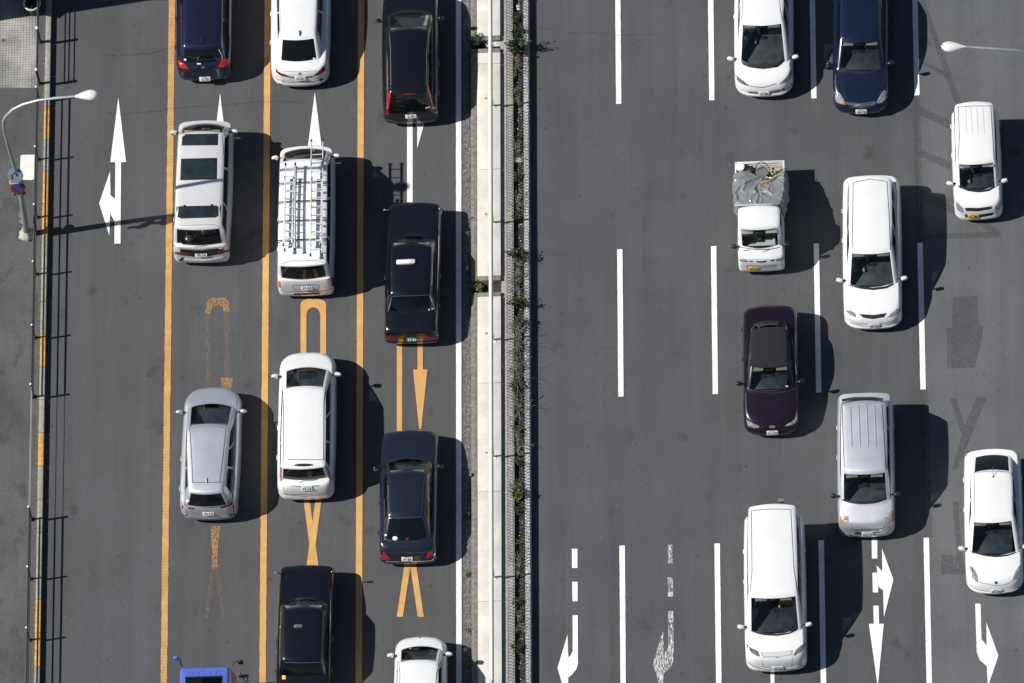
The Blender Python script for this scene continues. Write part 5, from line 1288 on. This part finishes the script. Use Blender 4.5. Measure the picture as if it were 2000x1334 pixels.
# ------------------------------------------------------------------ people at the wheel
def person(c, x, y, lbl, top, hair=(.02,.016,.013), arms='wheel', z0=None, group='drivers seen through the windscreens'):
    """seated figure; local frame: y forward (towards the front of the car)"""
    z0 = min(.66, c.zr-.93); Wl = c.Mr @ Vector((x, y, 0)); yaw = c.root.rotation_euler.z + (0 if c.fs > 0 else math.pi)
    e = empty('person', Wl, yaw, lbl, 'person', None)
    J = {'pel':(0,0,z0,.14),'sp':(0,-.05,z0+.2,.135),'ch':(0,-.06,z0+.40,.15),'nk':(0,-.05,z0+.53,.06),'hd0':(0,-.02,z0+.60,.07),'hd':(0,-.02,z0+.68,.088),'hd2':(0,-.03,z0+.74,.075)}
    E = [('pel','sp'),('sp','ch'),('ch','nk'),('nk','hd0'),('hd0','hd'),('hd','hd2')]
    for s, S in ((-1,'l'),(1,'r')):
        J['sh'+S] = (s*.17,-.06,z0+.44,.065); J['el'+S] = (s*.25,.14,z0+.20,.045); hx = s*(.13 if arms == 'wheel' else .10)
        J['wr'+S] = (hx,.36 if arms == 'wheel' else .28, z0+.33 if arms == 'wheel' else z0+.02,.028); J['pm'+S] = (hx*.95,.42 if arms == 'wheel' else .33, z0+.35 if arms == 'wheel' else z0+.0,.030)
        J['hp'+S] = (s*.09,.05,z0,.10); J['kn'+S] = (s*.13,.46,z0+.03,.07); J['an'+S] = (s*.12,.66,z0-.30,.045); J['ft'+S] = (s*.12,.80,z0-.34,.035)
        E += [('ch','sh'+S),('sh'+S,'el'+S),('el'+S,'wr'+S),('wr'+S,'pm'+S),('pel','hp'+S),('hp'+S,'kn'+S),('kn'+S,'an'+S),('an'+S,'ft'+S)]
        for q in range(4):
            px, py, pz, _ = J['pm'+S]; ox = (-.027+.018*q)*1.0; l = (.062,.070,.066,.050)[q]
            J['f%s%da' % (S,q)] = (px+ox, py+.03, pz+.006, .0095); J['f%s%db' % (S,q)] = (px+ox*1.1, py+.03+l*.6, pz-.004, .0085); J['f%s%dc' % (S,q)] = (px+ox*1.1, py+.03+l*.7, pz-.035, .007)
            E += [('pm'+S,'f%s%da' % (S,q)),('f%s%da' % (S,q),'f%s%db' % (S,q)),('f%s%db' % (S,q),'f%s%dc' % (S,q))]
        px, py, pz, _ = J['pm'+S]; J['th'+S] = (px-s*.04, py+.01, pz-.005, .011); J['th2'+S] = (px-s*.05, py+.045, pz-.01, .009); E += [('pm'+S,'th'+S),('th'+S,'th2'+S)]
    names = list(J); me = bpy.data.meshes.new('body'); me.from_pydata([J[k][:3] for k in names], [(names.index(a), names.index(b)) for a, b in E], [])
    o = bpy.data.objects.new('body', me); col.objects.link(o); o.modifiers.new('s', 'SKIN'); sv = me.skin_vertices[0].data
    for i, k in enumerate(names): sv[i].radius = (J[k][3], J[k][3]*(.78 if k in ('ch','sp') else 1)); sv[i].use_root = (k == 'pel')
    ss = o.modifiers.new('u', 'SUBSURF'); ss.levels = 2; ss.render_levels = 2
    dg = bpy.context.evaluated_depsgraph_get(); m2 = bpy.data.meshes.new_from_object(o.evaluated_get(dg)); bpy.data.objects.remove(o)
    skin = mat('skin', (.50,.30,.21), .55); m2.materials.clear(); m2.materials.append(skin); m2.materials.append(top); m2.materials.append(mat('trousers_dark', (.03,.035,.05), .9))
    for p in m2.polygons:
        ctr = p.center; p.use_smooth = True
        if ctr.z < z0+.08 and abs(ctr.x) < .3 and not (ctr.y > .24 and ctr.z > z0-.03 and abs(ctr.x) < .0): p.material_index = 2
        elif ctr.z < z0+.52 and not (ctr.y > .30 and ctr.z > z0+.1): p.material_index = 1
    ob = bpy.data.objects.new('body', m2); col.objects.link(ob); ob.parent = e
    h = MB(); h.ell((0,-.045,z0+.745), (.095,.10,.085), None, 16, 10); h.build('hair', mat('hair_dark', hair, .6, bump=.5), e)
    f = MB(); f.ell((0,.068,z0+.66), (.012,.018,.020)); f.box((0,.063,z0+.615), (.045,.012,.010), None, .003); f.build('nose_and_mouth', mat('lips', (.42,.20,.15), .6), e)
    f = MB(); f.ell((-.032,.060,z0+.69), (.011,.007,.006)); f.ell((.032,.060,z0+.69), (.011,.007,.006)); f.build('eyes', M_black, e)
    f = MB(); f.ell((-.088,-.02,z0+.67), (.010,.018,.028)); f.ell((.088,-.02,z0+.67), (.010,.018,.028)); f.build('ears', skin, e)
    return e
Tw = mat('shirt_white', (.72,.72,.70), .85); Tb = mat('shirt_blue', (.20,.27,.38), .85); Td = mat('shirt_dark', (.05,.05,.06), .85); Ty = mat('shirt_floral', (.45,.33,.10), .85, noise=.8, nscale=14); Tg = mat('shirt_green', (.25,.30,.22), .85, noise=.5, nscale=16); Tk = mat('shirt_grey', (.38,.38,.40), .85)
def drv(c, lbl, top, side='driver', **k): person(c, (.36 if side == 'driver' else -.36)*c.fs, c.ys, lbl, top, arms='wheel' if side == 'driver' else 'lap', **k)
drv(R5, 'driver in a pale patterned shirt reaching to the wheel of the large dark grilled minivan', Tg); drv(R1, 'driver in grey at the wheel of the white minivan at the top', Tk)
drv(R2, 'driver in a yellowish top at the wheel of the blue sedan', Ty); drv(R2, 'passenger in a white top in the blue sedan', Tw, 'p')
drv(R4, 'driver in a light grey shirt in the small truck cab', Tk); drv(R6, 'driver in a pale blue shirt in the plum convertible', Tb); drv(R9, 'driver in a pale floral shirt in the white liftback', Ty)
drv(R8, 'passenger in a floral orange and green top in the large white van', Ty, 'p'); drv(R8, 'driver in a dark shirt in the large white van', Td); drv(R7, 'driver in a dark shirt in the silver minivan', Td); drv(R3, 'driver in a white shirt in the small boxy wagon', Tw)

# ------------------------------------------------------------------ roadside, left
M_post = mat('rail_post', (.06,.058,.052), .5, .3); M_rail = mat('rail_bar', (.06,.06,.06), .5, .2); M_cap = mat('cap_pale', (.78,.77,.70), .4)
xr_ = LX(69.5, 667)
def fence(py0s, lab, rails, top=1.0, thick=.028, pw=.030, mp=None):
    ys = [G(70, p, KH).y for p in py0s]; z0 = KH
    e = empty('guard_rail', (xr_, ys[0], z0), 0, lab, 'railing', 'railings along the sidewalk edge')
    for i, y in enumerate(ys):
        MB().tube([(0,y-ys[0],-.02),(0,y-ys[0],top)], pw, 10).box((0,y-ys[0],.01), (.12,.12,.02)).build('post', mp or M_post, e)
        MB().ell((0,y-ys[0],top+.02), (pw*1.15,pw*1.15,pw*1.1)).build('post_cap', M_cap, e)
        if i:
            for (z, r_) in rails: MB().tube([(0,y-ys[0],z),(0,ys[i-1]-ys[0],z)], r_, 8).build('rail', M_rail if r_ > .01 else mat('cable_galvanised', (.5,.5,.5), .4, .5), e)
RL = [(.73,.024),(.50,.020),(.24,.020)]
fence([-150,-40,83,164], 'dark three bar railing beside the tiled pavement at the top left', [(.85,.016),(.69,.016),(.56,.016)], .87, pw=.045)
fence([196,312,425,536,660,775], 'dark barred railing with pale knobs beside the street lamp', RL, .82)
fence([775.5,1014], 'thin wire span of railing between the dark barred sections', [(.73,.008),(.50,.008)], .82)
fence([1014.5,1131,1250,1370], 'dark barred railing with pale knobs at the lower left', RL, .82)

M_galv = mat('lamp_galvanised', (.42,.43,.42), .45, .55, noise=.12, nscale=4)
M_lampw = mat('lamp_head_white', (.70,.70,.68), .35, noise=.08, nscale=8, coat=.5)
def lamp(base, lbl, pts, r, headp, hdir, foot=True):
    e = empty('street_lamp', base, 0, lbl, 'street lamp', 'street lamps')
    P = [p-Vector(base) for p in pts]
    MB().tube(P, r, 14).build('pole', M_galv, e)
    if foot: 
        mb = MB(); mb.lathe((0,0,0), [(.24,0),(.23,.03),(.15,.14),(.12,.22)], 16); o = mb.build('mortar_foot', mat('mortar_pale', (.46,.44,.36), .95, noise=.25, nscale=7, bump=1.2, bscale=14), e)
        for v in o.data.vertices: v.co.x += random.uniform(-.03,.03); v.co.y += random.uniform(-.03,.03)
    h = Vector(headp)-Vector(base); d = Vector(hdir).normalized(); L_ = .62
    mb = MB(); n_ = 16; rings = []
    prof = [(0,.035,.03),(.12,.06,.05),(.3,.12,.085),(.5,.165,.11),(.68,.185,.115),(.84,.16,.10),(.95,.10,.07),(1.0,.02,.02)]
    s = d.cross(Vector((0,0,1))).normalized(); u_ = s.cross(d).normalized(); vs = []
    for t, w_, hh in prof:
        for k in range(n_): a = 6.2832*k/n_; q = math.sin(a); vs.append(h+d*L_*1.12*t+s*w_*math.cos(a)*.92+u_*(hh*q if q > 0 else hh*.55*q))
    fs = [(i*n_+k, i*n_+(k+1) % n_, (i+1)*n_+(k+1) % n_, (i+1)*n_+k) for i in range(len(prof)-1) for k in range(n_)]+[tuple(range(n_-1,-1,-1)), tuple(range((len(prof)-1)*n_, len(prof)*n_))]
    mb.add(vs, fs); mb.build('lamp_head', M_lampw, e); hd = MB(); hd.ell(h+d*.42-u_*.06, (.17,.12,.05), Matrix.Rotation(math.atan2(d.y, d.x), 3, 'Z')); hd.build('lamp_glass', mat('lamp_diffuser', (.6,.6,.55), .3), e)
    return e
bz_ = KH
base = G(52, 458, bz_); PH = 7.0
q1 = G(38, 345, 3.7); q2 = G(20, 290, 5.6)
pts = [base, G(40,372,2.9), G(30,330,4.3), G(16,283,5.9), G(8,250,6.95), G(7,236,7.35), G(12,227,7.6), G(25,214,7.85), G(45,204,8.05), G(75,196,8.2), G(110,191.5,8.3), G(146,188.5,8.35)]
lampL = lamp(base, 'grey street lamp with a curved arm and pale head carrying two round signs, left sidewalk', pts, [.098,.078,.072,.064,.058,.054,.052,.05,.048,.046,.044,.042], G(146,188.5,8.35), (G(190,184,8.4)-G(146,188.5,8.35)))
# collars and clamp bands on the lower pole
for (x, y, z) in ((44,420,1.25),(46,432,.9)):
    MB().lathe(G(x,y,z)-base, [(.10,-.06),(.125,-.05),(.125,.05),(.10,.06)], 16).build('pole_band', mat('band_dark', (.10,.10,.10), .6, noise=.4), lampL)
base2 = G(2075, 330, KH)
pts2 = [base2, G(2055,240,2.9), G(2040,160,5.6), G(2034,122,7.0), G(2024,110,7.5), G(2010,103,7.8), G(1985,98,7.95), G(1950,96,8.0), G(1885,91,8.05)]
lampR = lamp(base2, 'street lamp head on a straight arm reaching in from the right edge', pts2, [.115,.09,.075,.068,.06,.05,.045,.042,.038], G(1885,91,8.05), (G(1833,91,8.05)-G(1885,91,8.05)))
# signs on the left pole
def disc_sign(px, py, z, r, tilt, name, lbl, face, rim=None, thick=.012, yaw=0):
    e = empty(name, G(px, py, z), R(yaw), lbl, 'road sign'); rt = Matrix.Rotation(R(tilt), 4, 'X')
    def pl(nm, prof, m, y):
        o = MB().lathe((0,0,0), prof, 36, 'Y').build(nm, m, e); o.matrix_local = rt @ Matrix.Translation((0,y,0)); return o
    pl('plate', [(r*.98,-thick),(r,-thick*.5),(r,thick*.5),(r*.98,thick)], rim or face, 0)
    return e, rt
M_sgrey = mat('sign_back_grey', (.17,.20,.23), .5); M_sblue = mat('sign_blue', (.015,.045,.22), .4); M_sred = mat('sign_red', (.30,.015,.02), .4); M_swht = mat('sign_white', (.42,.44,.44), .5)
e, rt = disc_sign(30.0, 342.5, 4.12, .235, -42, 'direction_sign', 'round blue grey sign with a curving dark blue arrow on the lamp pole', M_sgrey, yaw=2)
ar = MB(); pts = []
for k in range(9): a = math.pi-(math.pi*.92)*k/8; pts.append(Vector((-.035+.075*math.cos(a), -.018, .0+.085*math.sin(a)**.8 if math.sin(a) > 0 else 0)))
pts = [Vector((-.11,-.018,-.11))]+pts; ar.tube(pts, .020, 6)
ar.prism([(.0,0),(.11,0),(.055,-.075)], -.008, .008); 
for v in ar.v[-6:]: x_, y_, z_ = v; v.x, v.y, v.z = x_+.0-.01, -.018+z_*.3, y_+.03
o = ar.build('arrow', M_sblue, e, smooth=False); o.matrix_local = rt
e2 = empty('sign_plate', G(32, 355, 3.80), R(2), 'small white oblong plate between the two round signs on the lamp pole', 'road sign')
o = MB().box((0,0,0), (.42,.012,.13), None, .004).build('plate', M_swht, e2); o.matrix_local = Matrix.Rotation(R(-38), 4, 'X')
tb_ = MB(); tb_.box((-.05,-.009,.0), (.22,.003,.035)); o = tb_.build('lettering', M_sblue, e2, smooth=False); o.matrix_local = Matrix.Rotation(R(-38), 4, 'X')
e, rt = disc_sign(35.0, 367, 3.42, .22, -28, 'no_parking_sign', 'round red rimmed blue no parking sign on the lamp pole', M_sred, yaw=9)
o = MB().lathe((0,-.016,0), [(.01,-.003),(.165,-.003),(.165,.003),(.01,.003)], 30, 'Y').build('blue_face', M_sblue, e); o.matrix_local = rt
o = MB().box((0,-.022,0), (.34,.004,.045), RY(45)).build('red_bar', M_sred, e, smooth=False); o.matrix_local = rt
e2 = empty('sign_plate', G(37, 378.5, 3.10), R(6), 'lowest small plate with dark lettering under the no parking sign', 'road sign')
o = MB().box((0,0,0), (.40,.012,.11), None, .004).build('plate', mat('plate_dim', (.20,.21,.22), .6), e2); o.matrix_local = Matrix.Rotation(R(-30), 4, 'X')
tb_ = MB(); [tb_.box((-.13+.13*k,-.009,0), (.085,.003,.06)) for k in range(3)]; o = tb_.build('lettering', M_inkb, e2, smooth=False); o.matrix_local = Matrix.Rotation(R(-30), 4, 'X')
# white painted lid on the sidewalk
mw = mat('chipped_white', (.74,.73,.69), .6)
P_lid = paintmark('lid_paint', (.76,.75,.71), .36, hard=.04)
e = empty('access_cover', G(53.5, 328, KH), R(-1), 'white painted rectangular cover on the sidewalk behind the round signs', 'cover')
sx_, sy_ = .43, .86
MB().box((0,0,.012), (sx_,sy_,.035), None, .012).build('cover_plate', mat('cover_dark', (.13,.13,.125), .8, noise=.3), e)
rr_ = .05; P = []
for (cx_, cy_, a0) in ((sx_/2-rr_,-sy_/2+rr_,-90),(sx_/2-rr_,sy_/2-rr_,0),(-sx_/2+rr_,sy_/2-rr_,90),(-sx_/2+rr_,-sy_/2+rr_,180)):
    for k in range(5): a = R(a0+90*k/4); P.append((cx_+rr_*math.cos(a), cy_+rr_*math.sin(a)))
obj('painted_face', [(x, y, .033) for x, y in P], [tuple(range(len(P)))], P_lid, e, False)
# round planter at the top left, in the shade
e = empty('planter_pot', G(66, 22, KH), 0, 'round dark pot with a pale rim standing in the shade at the top left', 'planter')
MB().lathe((0,0,0), [(.17,0),(.22,.48),(.21,.49),(.18,.38),(.02,.38)], 28).build('pot', mat('pot_dark', (.03,.03,.032), .6), e)
MB().tube([(.24*math.cos(6.2832*k/28),.24*math.sin(6.2832*k/28),.50) for k in range(29)], .03, 8, False).build('rim', mat('pot_rim', (.55,.55,.53), .5), e)
weed(66, 20, .14, .2, 60, 'dark shrub growing in the round pot at the top left', cat='plant', mi=1, name='potted_shrub', group=None, z=.55)
# unseen block added beyond the left edge to cast the pavement shadow
bx = G(-52, 54, 0)
bb = empty('shadow_block', (bx.x-4, bx.y+8, 0), 0, 'unseen concrete block added beyond the left edge to cast shadow over the tiled pavement', 'shadow_block')
w_ = MB(); w_.box((0,0,2.95), (8,16,5.9)); w_.build('wall', mat('shadow_block_concrete', (.35,.34,.32), .85, noise=.15, nscale=2), bb, smooth=False)
MB().box((0,0,6.0), (8.15,16.15,.2), None, .03).build('roof', M_conc, bb)
for k in range(5):
    for z in (1.6, 4.4):
        f = MB().box((4.02,-6.2+3.1*k,z), (.06,1.6,1.3), None, .01).build('window', M_black, bb, smooth=False); MB().box((4.055,-6.2+3.1*k,z), (.02,1.45,1.15)).build('pane', G_dark, f, smooth=False)
